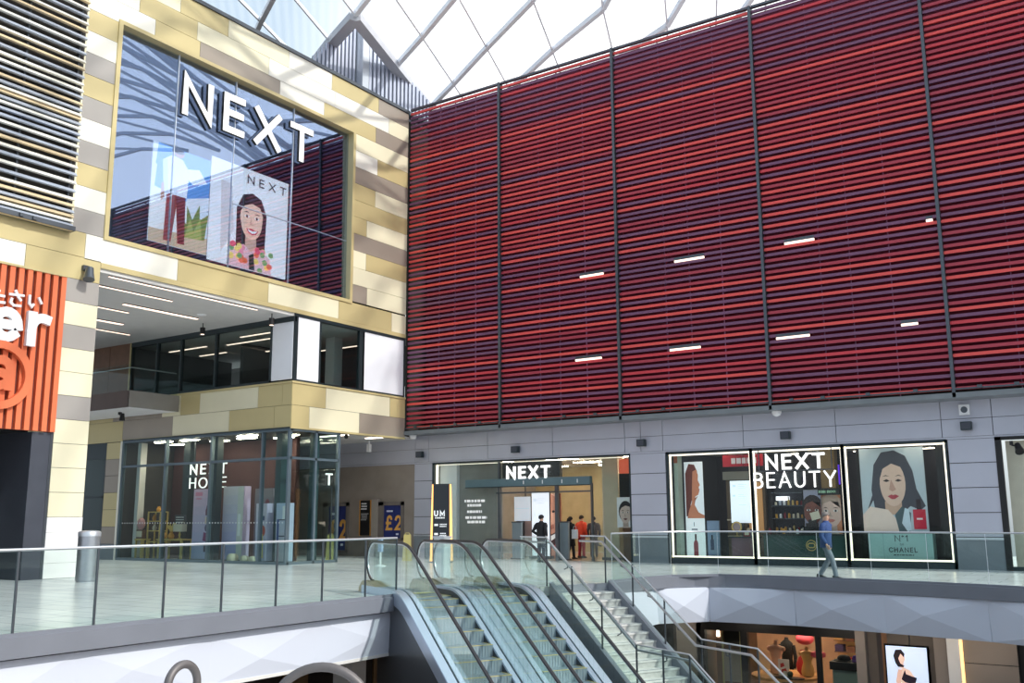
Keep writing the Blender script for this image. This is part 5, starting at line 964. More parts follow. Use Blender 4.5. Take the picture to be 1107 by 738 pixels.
def escalator(v, label):
    t = thing('escalator', P(0, v+.62, 0), label, 'escalator')
    # steps
    for k in range(21):
        u = -1.05+.4*k; z = fil(u+.1, .06, .6) if k > 1 else 0.
        b = MB(); q = lambda uu, vv, zz: P(uu, vv, zz)
        def ob(u0, u1, v0, v1, z0, z1, m): b.hexa([q(u0, v0, z0), q(u1, v0, z0), q(u1, v1, z0), q(u0, v1, z0), q(u0, v0, z1), q(u1, v0, z1), q(u1, v1, z1), q(u0, v1, z1)], m)
        ob(u, u+.4, v+.135, v+1.115, z-.34, z-.012, RISER); ob(u, u+.405, v+.135, v+1.115, z-.012, z, TREAD)
        ob(u+.37, u+.408, v+.135, v+1.115, z-.004, z+.004, YEL); ob(u, u+.37, v+.135, v+.17, z-.004, z+.003, YEL); ob(u, u+.37, v+1.08, v+1.115, z-.004, z+.003, YEL)
        for g in range(14): vv = v+.17+g*.065; ob(u+.03, u+.36, vv, vv+.03, z-.002, z+.004, RISER)
        for g in range(14): vv = v+.17+g*.065; ob(u+.4, u+.409, vv, vv+.03, z-.23, z-.02, TREAD)
        b.build('step', t)
    def uvbox(b, u0, u1, v0, v1, z0, z1, m): b.hexa([P(u0, v0, z0), P(u1, v0, z0), P(u1, v1, z0), P(u0, v1, z0), P(u0, v0, z1), P(u1, v0, z1), P(u1, v1, z1), P(u0, v1, z1)], m)
    b = MB(); uvbox(b, -2.5, -1.3, v+.12, v+1.13, 0, .02, STEEL)
    for g in range(20): uvbox(b, -2.45, -1.35, v+.15+g*.048, v+.17+g*.048, .02, .026, DSTEEL)
    b.build('landing_plate', t)
    b = MB(); uvbox(b, -1.3, -1.12, v+.13, v+1.12, 0.0, .022, YEL); b.build('comb_plate', t)
    for sgn, vc in ((1, v), (-1, v+1.25)):   # sgn: direction of the steps
        dk = lambda u: HZ-.97+fil(u)
        # inner deck and skirt
        a0, a1 = sorted((vc+.02*sgn, vc+.13*sgn)); b = strip_uv(a0, a1, dk, lambda u: dk(u)-.05, DECK); s0, s1 = sorted((vc+.115*sgn, vc+.132*sgn)); strip_uv(s0, s1, lambda u: dk(u)-.05, lambda u: dk(u)-.75, DSTEEL, US, b); b.build('inner_deck', t)
        a0, a1 = sorted((vc-.02*sgn, vc-.205*sgn)); b = strip_uv(a0, a1, dk, lambda u: dk(u)-.06, DECK); b.build('outer_deck', t)
        s0, s1 = sorted((vc-.19*sgn, vc-.212*sgn)); b = strip_uv(s0, s1, lambda u: dk(u)-.02, lambda u: dk(u)-.30, DECK); b.build('skirt_panel', t)
        ulow = [u for u in US if u >= -1.25]
        s0, s1 = sorted((vc-.17*sgn, vc-.20*sgn)); b = strip_uv(s0, s1, lambda u: dk(u)-.30, lambda u: min(dk(u)-2.7, -.3), SIDE, ulow); b.build('side_cladding', t)
        # glass panels
        joints = [-2.05, -.9, .3, 1.7, 3.1, 4.5, 5.9, 7.4]
        for a, c in zip(joints[:-1], joints[1:]):
            us = [a+.012+(c-a-.024)*i/8 for i in range(9)]; b = strip_uv(vc-.006, vc+.006, lambda u: HZ-.03+fil(u), lambda u: dk(u)-.01, GLASSB, us); b.build('balustrade_glass', t)
        rr = .44
        b = MB(); cz = HZ-rr; pts = [(-2.06, HZ-.03)] + [(-2.06-(rr-.03)*math.sin(math.radians(x)), cz+(rr-.03)*math.cos(math.radians(x))) for x in range(10, 171, 16)] + [(-2.06, dk(-2.1)-.0)]
        pts = [(u, max(z, .12)) for u, z in pts]; b.prism([P(u, vc-.006, z) for u, z in pts], ES_E*.012, GLASSB); b.build('newel_glass', t)
        # handrail
        pts = [P(-2.06-rr*math.sin(math.radians(x)), vc, cz+rr*math.cos(math.radians(x))) for x in range(172, 0, -14)] + [P(u, vc, HZ+fil(u)) for u in US if u >= -2.0]
        b = MB(); b.tube(pts, .038, RUBBER, 8, True, .75); hr = b.build('handrail', t, True)
        b = MB(); b.tube([p-Vector((0, 0, .0)) + (Vector((0, 0, -.035)) if i > 11 else (P(-2.06, vc, cz)-p).normalized()*.035) for i, p in enumerate(pts)], .018, LSTEEL, 6); b.build('handrail_guide', hr, True)
        b = MB(); bx = [(-2.55, .0), (-2.5, .12), (-2.3, .26), (-2.0, .26), (-1.3, dk(-2)-.02), (-1.3, 0)]; b.prism([P(u, vc-.2, z) for u, z in bx], ES_E*.32, BRASS); b.build('newel_base', t)
    us = [u for u in US if u >= -1.2]
    b = strip_uv(v+.0, v+1.25, lambda u: min(-.45, HZ-1.75+fil(u)), lambda u: min(-.7, HZ-2.2+fil(u)), SIDE, us); b.build('truss', t); return t
escalator(0, 'left escalator with black handrails, next to the straight glass balustrade'); escalator(1.676, 'right escalator with black handrails, next to the stairs')

# ------------------------------------------------------------------ stairs
STONE = pm('pale_stone_step', (206, 205, 202), .5, 0, .12, 5); STONER = pm('pale_stone_riser', (188, 187, 184), .5, 0, .16, 6)
tst = thing('staircase', P(0, 5.2, -2), 'pale stone staircase with a half landing right of the escalators', 'stairs')
def pbox(b, u0, u1, v0, v1, z0, z1, m): b.hexa([P(u0, v0, z0), P(u1, v0, z0), P(u1, v1, z0), P(u0, v1, z0), P(u0, v0, z1), P(u1, v0, z1), P(u1, v1, z1), P(u0, v1, z1)], m)
RZ = .1654; TD = .28; UA = -1.52; UL = UA+13*TD; UM = UL+1.78
for fl, (us, zs, n) in enumerate(((UA, 0, 12), (UM, -13*RZ, 12))):
    for k in range(n):
        b = MB(); u = us+k*TD; z = zs-RZ*(k+1); pbox(b, u, u+TD+.02, 4.42, 6.0, z-.04, z, STONE); pbox(b, u, u+TD, 4.42, 6.0, z-.36, z-.04, STONER); pbox(b, u+TD-.035, u+TD-.0, 4.45, 5.97, z, z+.003, GREYD); b.build('step', tst)
b = MB(); pbox(b, UL, UM, 4.42, 6.0, -13*RZ-.3, -13*RZ, STONE); b.build('landing', tst)
b = MB(); pbox(b, UA-.12, UA, 4.42, 6.0, -.3, .02, KERB); b.build('head_nosing', tst)
def sz(u): return 0 if u < UA else (-(u-UA)*RZ/TD if u < UL else (-13*RZ if u < UM else -13*RZ-(u-UM)*RZ/TD))
us = [-1.9, UA, UL, UM, UM+13*TD]
for v0, v1 in ((4.3, 4.42), (6.0, 6.16)):
    b = strip_uv(v0, v1, lambda u: sz(u)+.10, lambda u: min(-.25, sz(u)-.42), KERB, us[1:]); b.build('stringer', tst)
def guard(vg, vr, ustart, label):
    t = thing('stair_guard', P(0, vg, -2), label, 'guard rail'); top = lambda u: sz(u+.12)+1.16
    jn = [ustart, -1.74, -.55, .7, UL-.12, UL+.8, UM-.12, UM+1.2, UM+2.5]
    for a, c in zip(jn[:-1], jn[1:]):
        b = strip_uv(vg-.008, vg+.008, lambda u: top(u), lambda u: sz(u)+(.02 if u > -1.6 else .01), GLASSB, [a+.01, c-.01]); b.build('glass_panel', t)
        b = MB(); b.bar(P(c, vg, sz(c)-.05), P(c, vg, top(c)), .03, .03, DSTEEL); b.build('post', t)
    b = MB(); b.tube([P(u, vg, top(u)+.01) for u in (ustart, -1.74, UL-.12, UM-.12, UM+2.5)], .018, LSTEEL, 6); b.build('top_rail', t, True)
    b = MB(); zr = lambda u: sz(u+.2)+1.04; b.tube([P(u, vr, zr(u)) for u in (ustart+.1, -1.74, UL-.2, UM-.2, UM+2.5)], .028, STEEL, 8); hr = b.build('handrail', t, True)
    for u in (-1.9, -.9, .2, 1.3, UL+.8, UM+.8):
        b = MB(); b.tube([P(u, vr, zr(u)-.02), P(u, vr, zr(u)-.09), P(u, vg, zr(u)-.12)], .014, DSTEEL, 6); b.build('bracket', hr, True)
guard(4.36, 4.45, -3.1, 'glass stair guard with steel handrail on the escalator side'); guard(6.08, 5.98, -2.9, 'glass stair guard with steel handrail on the right side of the stairs')

# ------------------------------------------------------------------ glass balustrades of the walkway
def balustrade(pts, label, z=1.24, jm=None, jw=.03, zb=.02):
    jm = jm or DSTEEL; t = thing('glass_balustrade', (*pts[0], 0), label, 'balustrade'); pv = [Vector((*p, 0)) for p in pts]
    for a, c in zip(pv[:-1], pv[1:]):
        d = (c-a).normalized()*.012; b = MB(); b.bar(a+d+Vector((0, 0, (z+zb)/2)), c-d+Vector((0, 0, (z+zb)/2)), .016, z-zb, GLASSB); b.build('glass_panel', t)
    for a in pv:
        b = MB(); b.bar(a+Vector((0, 0, zb)), a+Vector((0, 0, z)), jw, jw, jm, (0, 1, 0)); b.build('joint_post', t)
    b = MB(); b.tube([p+Vector((0, 0, z)) for p in pv], .022, LSTEEL, 8); b.build('top_rail', t, True)
    b = MB()
    for a, c in zip(pv[:-1], pv[1:]): b.bar(a+Vector((0, 0, zb+.03)), c+Vector((0, 0, zb+.03)), .05, .07, KERB)
    b.build('base_channel', t)
balustrade([(-13.74, y) for y in (3.9, 5.2, 6.5, 7.82, 9.08, 10.31, 11.49, 12.74, 13.92, 15.15, 16.12)], 'straight glass balustrade with dark joints along the left edge of the void')
# even spacing along the curved edge
ac = [Vector((*p, 0)) for p in [(p4.x+.02, p4.y+.05)]+ARC[1:]]; out = [ac[0]]; need = 1.42
for a, c in zip(ac[:-1], ac[1:]):
    L_ = (c-a).length; pos = 0
    while L_-pos >= need: pos += need; out.append(a.lerp(c, pos/L_)); need = 1.42
    need -= (L_-pos)
balustrade([(p.x, p.y) for p in out], 'curved glass balustrade along the right edge of the void', 1.24, JOINT, .008)

# ------------------------------------------------------------------ loose things on the walkway
t = thing('litter_bin', (-24.75, 16.05, 0), 'tall stainless steel cylinder litter bin beside the cream pier', 'bin')
b = MB(); b.lathe((-24.75, 16.05, 0), [(.27, 0), (.27, .03), (.29, .04), (.29, 1.22)], STEEL, 24); b.build('body', t, True)
b = MB(); b.lathe((-24.75, 16.05, 1.22), [(.3, 0), (.3, .1), (.27, .14), (.1, .16)], LSTEEL, 24); b.build('lid', t, True)
b = MB(); b.box(-24.95, -24.8, 16.28, 16.36, 1.02, 1.16, BLACK); b.build('opening', t)
# totem sign
tp = aZ(477, 606, 0); tp = Vector((-22.9, 29.6, 0)); ux = Vector((.86, .51, 0)).normalized(); uy = Vector((-ux.y, ux.x, 0))
kk = 29.6/aZ(477, 606, 0).y; d0 = aZ(477, 606, 0); tp = Vector((d0.x*kk, d0.y*kk, 0))
t = thing('totem_sign', tp, 'black directory totem with glowing amber edges in front of the shop entrance', 'sign')
def ob(b, x0, x1, y0, y1, z0, z1, m, x2=None, x3=None):
    x2 = x0 if x2 is None else x2; x3 = x1 if x3 is None else x3
    q = lambda x, y, z: tp+ux*x+uy*y+Vector((0, 0, z)); b.hexa([q(x0, y0, z0), q(x1, y0, z0), q(x1, y1, z0), q(x0, y1, z0), q(x2, y0, z1), q(x3, y0, z1), q(x3, y1, z1), q(x2, y1, z1)], m)
TH = 2.95
b = MB(); ob(b, -.33, .33, -.1, .1, .04, TH, pm('black_totem', (32, 36, 42), .35), -.31, .31); b.build('panel', t)
AMB = pm('amber_edge_light', (255, 190, 110), emit=1.5, ecol=(255, 186, 104))
for sx in (-1, 1): b = MB(); ob(b, sx*.38-.05, sx*.38+.05, -.08, .08, .04, TH-.02, AMB, sx*.33-.03, sx*.33+.03); b.build('edge_light', t)
b = MB(); ob(b, -.45, .45, -.16, .16, 0, .05, DSTEEL); b.build('base', t)
b = MB(); q = lambda x, z: tp+ux*x+uy*-.112+Vector((0, 0, z)); wt = pc((235, 238, 240), .2)
text(b, 'UM', q(-.28, 1.72), ux, (0, 0, 1), .22, wt, .22, uy*.01, .42, .25); scribble(b, q(-.28, 1.64), ux, (0, 0, 1), .42, 1, .05, wt, uy*.01, 2)
for z in (1.36, 1.02): ob(b, -.26, -.12, -.115, -.1, z, z+.08, wt); scribble(b, q(-.06, z+.04), ux, (0, 0, 1), .3, 2, .04, wt, uy*.01, int(z*10))
b.build('lettering', t)
t = thing('pedestal_post', (-16.46, 21.2, 0), 'pale square post between the escalator heads', 'post'); b = MB(); b.box(-16.63, -16.29, 21.05, 21.35, 0, 1.12, pm('pale_post', (206, 214, 216), .35, .2)); b.build('body', t); b = MB(); b.box(-16.66, -16.26, 21.02, 21.38, 1.12, 1.17, LSTEEL); b.box(-16.68, -16.24, 21.0, 21.4, 0, .04, DSTEEL); b.build('cap', t)
for i, (px, py, w, h, m, d) in enumerate([(440, 606, .34, 1.02, YEL, 'yellow folding caution board beside the left escalator head'), (357, 606, .34, 1.0, YEL, 'yellow folding caution board seen through the corner shop glass')]):
    L0 = aZ(px, py, 0); t = thing('caution_board', L0, d, 'caution board')
    for s_ in (-1, 1):
        b = MB(); b.hexa([L0+ux*-w/2+uy*.16*s_+Vector((0, 0, .0)), L0+ux*w/2+uy*.16*s_, L0+ux*w/2+uy*(.16*s_+.02), L0+ux*-w/2+uy*(.16*s_+.02), L0+ux*-w*.4+uy*(.02*s_)+Vector((0, 0, h)), L0+ux*w*.4+uy*(.02*s_)+Vector((0, 0, h)), L0+ux*w*.4+uy*(.02*s_+.02)+Vector((0, 0, h)), L0+ux*-w*.4+uy*(.02*s_+.02)+Vector((0, 0, h))], m); b.build('panel', t)
    b = MB(); b.tube([L0+ux*-.1+Vector((0, 0, h)), L0+ux*-.06+Vector((0, 0, h+.06)), L0+ux*.06+Vector((0, 0, h+.06)), L0+ux*.1+Vector((0, 0, h))], .015, m, 6); b.build('handle', t)
L0 = aZ(411, 612, 0); t = thing('queue_post', L0, 'slim blue and white post behind the end of the left balustrade', 'post'); b = MB(); b.lathe(L0, [(.2, 0), (.2, .03), (.04, .06), (.04, .5)], WHITE, 14); b.build('stem', t, True); b = MB(); b.box(L0.x-.08, L0.x+.08, L0.y-.05, L0.y+.05, .5, .95, pm('pale_blue_sleeve', (170, 190, 226), .5)); b.build('sleeve', t)

# hoops close to the camera
def hoop(cx, cy, ang, R_, top, label):
    t = thing('steel_hoop', (cx, cy, 0), label, 'hoop'); d = Vector((math.cos(ang), math.sin(ang), 0)); c = Vector((cx, cy, top-R_-.016))
    pts = [Vector((cx, cy, .03))-d*R_] + [c-d*R_*math.cos(math.radians(x))+Vector((0, 0, R_*math.sin(math.radians(x)))) for x in range(0, 181, 9)] + [Vector((cx, cy, .03))+d*R_]
    b = MB(); b.tube(pts, .0165, pm('worn_steel_tube', (104, 100, 100), .5, .4, .06, 12), 12); b.build('tube', t, True)
    for s_ in (-1, 1): b = MB(); b.lathe(Vector((cx, cy, 0))+d*R_*s_, [(.06, 0), (.06, .012), (.03, .03)], DSTEEL, 14); b.build('foot_flange', t)
hoop(-3.315, 2.6, .56+1.15, .08, 1.10, 'narrow steel tube hoop nearest the left, seen almost edge-on'); hoop(-2.555, 2.6, .56, .185, 1.148, 'wide steel tube hoop at the bottom of the view')

# ------------------------------------------------------------------ lower level shops
LY = 28.5
WARMW = pm('glowing_timber_wall', (200, 156, 122), .6, 0, .12, 2.5, emit=.1, ecol=(210, 150, 110)); LB2 = pm('lower_shop_brown', (110, 86, 70), .6, 0, .08)  # timber wall carries a faint glow in place of light falling on it
TPE = pm('taupe_metal_panel', (150, 140, 134), .5, .15, .06, 1); TPD = pm('dark_taupe_panel', (96, 88, 82), .5, .15, .08, 1)
b = MB(); b.box(-12.3, -7.2, 33.2, 33.4, -4.3, -1.25, WARMW); b.box(-12.3, -12.1, LY, 33.2, -4.3, -1.25, LB2); b.box(-7.45, -7.25, LY+.3, 33.2, -4.3, -1.25, LB2); st(b.build('wall_back'), 'warm timber walls of the lower level clothes shop', 'wall')
b = MB(); b.box(-16, -14.3, LY, LY+.3, -4.3, -1.2, TPD); b.box(-14.3, -12.1, LY, LY+.3, -4.3, -1.2, TPE); b.box(-7.54, -7.28, LY-.1, LY+.3, -4.3, -1.2, TPE); b.box(-5.5, -5.18, LY-.1, LY+.3, -4.3, -1.2, TPE)
for z in (-4.3, -3.0, -2.15): b.box(-4.78, -3.52, LY-.02, LY+.3, z, z+{-4.3: 1.28, -3.0: .83, -2.15: .95}[z], TPE)
b.box(-4.8, -3.5, LY+.02, LY+.3, -4.3, -1.2, BLACK); b.box(-3.5, 8, LY+.1, LY+.3, -4.3, -1.2, BLACK)
st(b.build('wall_right'), 'taupe panelled piers of the lower level', 'wall')
b = MB(); b.box(-5.16, -4.86, LY-.2, LY+.2, -4.3, -1.2, WHITE); b.box(-4.86, -4.80, LY-.12, LY+.2, -4.3, -1.2, pm('warm_lit_edge', (255, 220, 160), emit=1.2, ecol=(255, 214, 150))); st(b.build('column'), 'white column with a warm lit edge on the lower level', 'column')
for i, x in enumerate((-13.2, -10.6, -8.0, -6.2, -4.2)): lamp((x-.5, 27.4, -1.24), (x+.5, 27.4, -1.24), .14, pm('added_soffit_led', (255, 246, 232), emit=26, ecol=(255, 240, 220)), 'linear light added to the soffit in front of the lower level shops', 'added lower soffit lights')  # lamps added to brighten the lower shopfronts and the white column
w9 = thing('window_9', (-9.8, LY, -4.3), 'black framed shopfront of the lower level clothes shop', 'window', kind='structure')
b = MB(); b.box(-12.1, -7.54, LY-.08, LY+.15, -1.72, -1.2, BLACK)
for x, w in ((-12.08, .14), (-10.78, .2), (-8.6, .13)): b.box(x-w/2, x+w/2, LY-.06, LY+.12, -4.3, -1.7, BLACK)
b.build('frame', w9); b = MB(); b.box(-12.0, -7.54, LY+.03, LY+.04, -4.2, -1.7, GLASS); b.build('glass', w9)
for i, x in enumerate((-11.4, -9.9, -8.4)): lamp((x-.5, 31.0, -1.35), (x+.5, 31.0, -1.35), .3, pm('added_warm_lamp', (255, 234, 208), emit=30, ecol=(255, 228, 196)), 'warm linear light added to the lower clothes shop ceiling', 'added lower shop ceiling lights')  # lamps added to light the lower shop interior
def q30(px, py, Y=30.): return aY(px, py, Y)
t = thing('display_table', (-10.1, 30.05, -4.3), 'round wooden display table with torsos in the lower shop window', 'table'); tz = -3.08
b = MB(); b.lathe((-10.1, 30.05, tz-.08), [(1.0, 0), (1.02, .02), (1.02, .08), (.2, .081)], pm('orange_wood_top', (206, 150, 96), .4, 0, .08, 3), 28); b.build('tabletop', t); b = MB(); b.lathe((-10.1, 30.05, -4.3), [(.5, 0), (.5, .05), (.12, .1), (.12, 1.1), (.3, 1.16)], BLACK, 14); b.build('pedestal_base', t)
def torso(x, y, z, h, m, label, dress=None):
    t = thing('torso_mannequin', (x, y, z), label, 'mannequin')
    b = MB(); pr = [(.12, 0), (.17, .03), (.185, .16), (.165, .30), (.12, .46), (.14, .58), (.175, .70), (.18, .78), (.15, .84), (.06, .88), (.05, .96), (.055, 1.0)]
    b.lathe((x, y, z), [(r*h/.85*1.05, k*h) for r, k in pr], m, 18, 1.0, .68); b.build('body', t, True)
    for s_ in (-1, 1): b2 = MB(); b2.ball((x+s_*.19*h/.85, y, z+.76*h), .065*h/.85, m, 10); b2.build('shoulder_cap', t, True)
    b = MB(); b.lathe((x, y, z-.0), [(.13, 0), (.13, .02)], BLACK, 14); b.build('base', t); return t
torso(q30(839, 700).x, 30.0, tz, .98, pm('pink_mannequin', (232, 176, 146), .5), 'pale pink headless torso on the round table, nearest the stairs'); torso(q30(872, 700).x, 30.0, tz, .86, pm('ochre_mannequin', (222, 168, 96), .5), 'ochre headless torso on the round table, farther from the stairs')
# dressed mannequin behind
mx_ = q30(850, 690, 31.2).x; t = thing('dressed_mannequin', (mx_, 31.2, -4.3), 'mannequin in black clothes standing behind the round table', 'mannequin'); BLF = pm('black_fabric', (22, 22, 26), .9)
b = MB(); b.lathe((mx_, 31.2, -3.45), [(.22, 0), (.2, .3), (.17, .7), (.21, 1.0), (.2, 1.15), (.07, 1.25), (.06, 1.32)], BLF, 14, 1, .65); b.build('jacket', t, True)
for s_ in (-1, 1):
    b = MB(); b.tube([(mx_+s_*.2, 31.2, -2.36), (mx_+s_*.27, 31.18, -2.7), (mx_+s_*.25, 31.1, -3.05)], [.07, .06, .045], BLF, 8); b.build('arm', t, True); b = MB(); b.tube([(mx_+s_*.1, 31.2, -3.45), (mx_+s_*.1, 31.2, -3.9), (mx_+s_*.1, 31.2, -4.28)], [.1, .08, .05], BLF, 8); b.build('leg', t, True)
b = MB(); b.lathe((mx_, 31.2, -4.3), [(.25, 0), (.25, .02)], DSTEEL, 14); b.build('base', t)
REDF = pm('red_fabric', (196, 44, 48), .7)
A = q30(851, 720); bo = board((A.x-.14, 29.6, tz), (1, 0, 0), (0, 0, 1), .33, .5, (236, 214, 200), [((200, 50, 46), [(.2, .5), (.6, .62), (.5, .8), (.2, .75)]), ((206, 60, 50), [(.25, .2), (.8, .3), (.7, .5), (.3, .42)])], .03); tag(bo.build('picture_card'), 'white picture card with red print on the round table', 'picture')
b = MB(); b.lathe((A.x+.42, 30.25, tz), [(.1, 0), (.2, .1), (.22, .3), (.14, .5), (.04, .58)], REDF, 10, 1, .6); b.tube([(A.x+.34, 30.25, tz+.55), (A.x+.36, 30.25, tz+.72), (A.x+.48, 30.25, tz+.72), (A.x+.5, 30.25, tz+.55)], .015, REDF, 6); tag(b.build('handbag', None, True), 'red handbag between the two torsos on the round table', 'bag')
b = MB(); b.lathe((A.x+.2, 29.35, tz), [(.5, 0), (.52, .03), (.2, .035)], BLACK, 18, 1, .45); tag(b.build('tray'), 'black oval tray on the front of the round table', 'tray')
b = MB(); b.ball((A.x+.28, 29.4, tz+.12), .09, pm('dark_green_cup', (50, 66, 50), .5), 10); tag(b.build('plant_pot', None, True), 'small dark green pot on the black tray', 'pot')
b = MB(); b.lathe((A.x+.12, 29.42, tz+.03), [(.06, 0), (.07, .1), (.05, .16)], CER, 10); tag(b.build('cup', None, True), 'cream cup on the black tray', 'cup')
PK = pm('pink_cloth_shade', (230, 90, 110), .7); c = q30(870, 690, 31.5); t = thing('pendant_lamp', (c.x, 31.5, c.z), 'pink round pendant shade over the round table', 'lamp'); b = MB(); b.ball(c, .24, PK, 14, (1.2, 1, .8)); b.build('lamp_shade', t, True); b = MB(); b.tube([(c.x, 31.5, c.z+.18), (c.x, 31.5, -1.2)], .015, BLACK, 6); b.build('cord', t)
t = thing('clothes_shelf', (-8.0, 32.6, -4.3), 'timber shelf unit with folded clothes at the right of the lower shop', 'shelf')
b = MB(); b.box(-9.3, -7.5, 32.9, 33.15, -4.3, -1.3, pm('amber_back_panel', (196, 140, 84), .6, emit=.2)); b.build('back_panel', t)
for z in (-3.0, -2.65, -2.3, -1.95): b = MB(); b.box(-9.3, -7.5, 32.5, 32.9, z, z+.03, TIMBER); b.build('shelf', t)
rnd = random.Random(12); cc = [(206, 160, 100), (120, 80, 60), (60, 50, 56), (226, 200, 160), (170, 60, 60), (70, 50, 90)]
nm = {}
for z in (-2.97, -2.62, -2.27, -1.92):
    for k in range(5):
        c = rnd.choice(cc); x = -9.15+.36*k; h = rnd.uniform(.1, .22); b = MB(); m = pm('folded_%02x%02x%02x' % c, c, .9)
        for j in range(3): b.box(x-.13, x+.13, 32.52, 32.84, z+j*h/3, z+(j+1)*h/3-.008, m)
        tag(b.build('folded_clothes'), 'pile of folded clothes on the timber wall shelf of the lower shop', 'clothes', 'folded clothes on the timber wall shelf')
t = thing('glass_counter', (-8.0, 29.6, -4.3), 'dark counter with a pale glass front at the right of the lower shop', 'counter'); b = MB(); b.box(-8.5, -7.5, 29.4, 30.0, -4.3, -2.72, pm('pale_green_counter', (120, 140, 136), .3)); b.build('body', t); b = MB(); b.box(-8.55, -7.46, 29.3, 30.05, -2.72, -2.5, BLACK); b.build('worktop', t)
b = MB(); b.ball((-8.2, 29.6, -2.42), 1, pm('black_hat', (20, 20, 22), .8), 12, (.2, .14, .1)); b.lathe((-8.2, 29.6, -2.5), [(.3, 0), (.3, .02), (.1, .03)], MATS['black_hat'], 16, 1, .7); tag(b.build('hat', None, True), 'black brimmed hat on the dark counter', 'hat')
b = MB(); b.box(-7.95, -7.6, 29.5, 29.75, -2.5, -2.38, pm('purple_scarf', (92, 60, 140), .9)); b.box(-7.93, -7.62, 29.52, 29.73, -2.38, -2.33, MATS['purple_scarf']); tag(b.build('folded_scarf'), 'folded purple scarf on the dark counter', 'clothes')
c = q30(888, 705, 29.9); b = MB(); b.lathe((c.x-.1, 29.9, -2.5), [(.1, 0), (.17, .04), (.17, .14), (.1, .18)], PK, 12, 1.3, .8); tag(b.build('pink_box', None, True), 'bright pink soft parcel on the edge of the dark counter', 'parcel')
# left glazed part behind the stairs
t = thing('changing_screen', (-11.4, 29.3, -4.3), 'brown framed partition with a pale poster, seen behind the stair glass', 'partition'); b = MB(); b.box(-12.0, -11.15, 29.3, 29.4, -4.3, -1.4, pm('brown_partition', (132, 96, 78), .6)); b.build('panel', t); b = MB(); b.box(-11.75, -11.2, 29.26, 29.3, -3.3, -2.35, pm('pale_poster', (170, 156, 150), .6)); b.build('poster_sheet', t); b = MB()
for x in (-11.8, -11.22): b.box(x, x+.05, 29.25, 29.3, -4.3, -1.5, GOLD)
b.box(-11.7, -11.2, 29.26, 29.3, -2.2, -1.75, DARK); b.box(-11.95, -11.87, 29.26, 29.3, -2.0, -1.75, LIT); b.build('trim', t)
# screen panelled front
t = thing('shutter_front', (-6.4, LY, -4.3), 'dark panelled shop front holding the lit screen on the lower level', 'shop front', kind='structure'); b = MB()
for x0, x1 in ((-7.25, -6.98), (-6.72, -6.14), (-6.12, -5.52)): b.box(x0+.01, x1, LY, LY+.2, -4.3, -1.2, TPD)
b.build('panel', t); b = MB(); b.box(-7.0, -6.7, LY+.6, LY+.7, -4.3, -1.2, WARMW); b.build('lit_gap', t)
BLU = (206, 222, 248)
lay = [(BLU, [(0, 0), (1, 0), (1, 1), (0, 1)]), ((226, 190, 174), [(.34, 0), (.40, .18), (.34, .40), (.28, .44), (.30, .56), (.40, .66), (.56, .62), (.70, .48), (.68, .40), (.62, .36), (.66, .14), (.64, 0)]), ((216, 176, 160), [(.27, .62), (.20, .42), (.26, .24), (.44, .02), (.52, .05), (.34, .28), (.32, .44), (.38, .62)]), ((226, 190, 174), [(.30, .66), (.30, .76), (.42, .74), (.42, .62)]),
       ((226, 190, 174), el(.36, .80, .10, .085)), ((34, 26, 30), [(.22, .72), (.18, .84), (.24, .94), (.38, .95), (.46, .88), (.44, .82), (.36, .88), (.30, .80), (.34, .72), (.44, .68), (.40, .66), (.28, .66)]), ((30, 22, 36), [(.34, .46), (.40, .56), (.44, .62), (.46, .55), (.60, .52), (.72, .50), (.68, .42), (.54, .40), (.42, .42)]), ((30, 22, 36), [(.36, .07), (.66, .06), (.66, 0), (.36, 0)])]
t = thing('digital_screen', (-6.22, LY-.1, -3.4), 'lit pale blue screen with a figure in dark underwear on the lower level', 'screen'); board((-6.74, LY-.08, -3.42), (1, 0, 0), (0, 0, 1), 1.05, 1.58, BLU, lay, .08, .7, BLACK).build('display', t); b = MB(); b.box(-6.8, -5.64, LY-.0, LY+.02, -3.46, -1.8, BLACK); b.build('bezel', t)
# left lower level under the fascia
b = MB(); b.box(-18.2, -18.0, -4, 24, -4.3, -1.2, pm('dark_lower_wall', (52, 46, 42), .8, 0, .2, .5)); b.box(-19, -12, 26.2, 26.4, -4.3, -1.2, MATS['dark_lower_wall'])
for y, w in ((14.9, .5), (17.0, .8), (20.2, .5)): b.box(-18.0, -17.95, y, y+w, -4.3, -1.3, pm('ochre_lower_panel', (132, 104, 72), .7))
st(b.build('wall_left'), 'dark shop wall under the left walkway', 'wall')
b = MB(); b.box(-17.4, -16.8, 18.1, 18.62, -4.3, -1.2, WHITE); b.box(-17.45, -16.75, 18.05, 18.67, -4.3, -4.15, DSTEEL); st(b.build('column'), 'white square column under the left walkway', 'column')
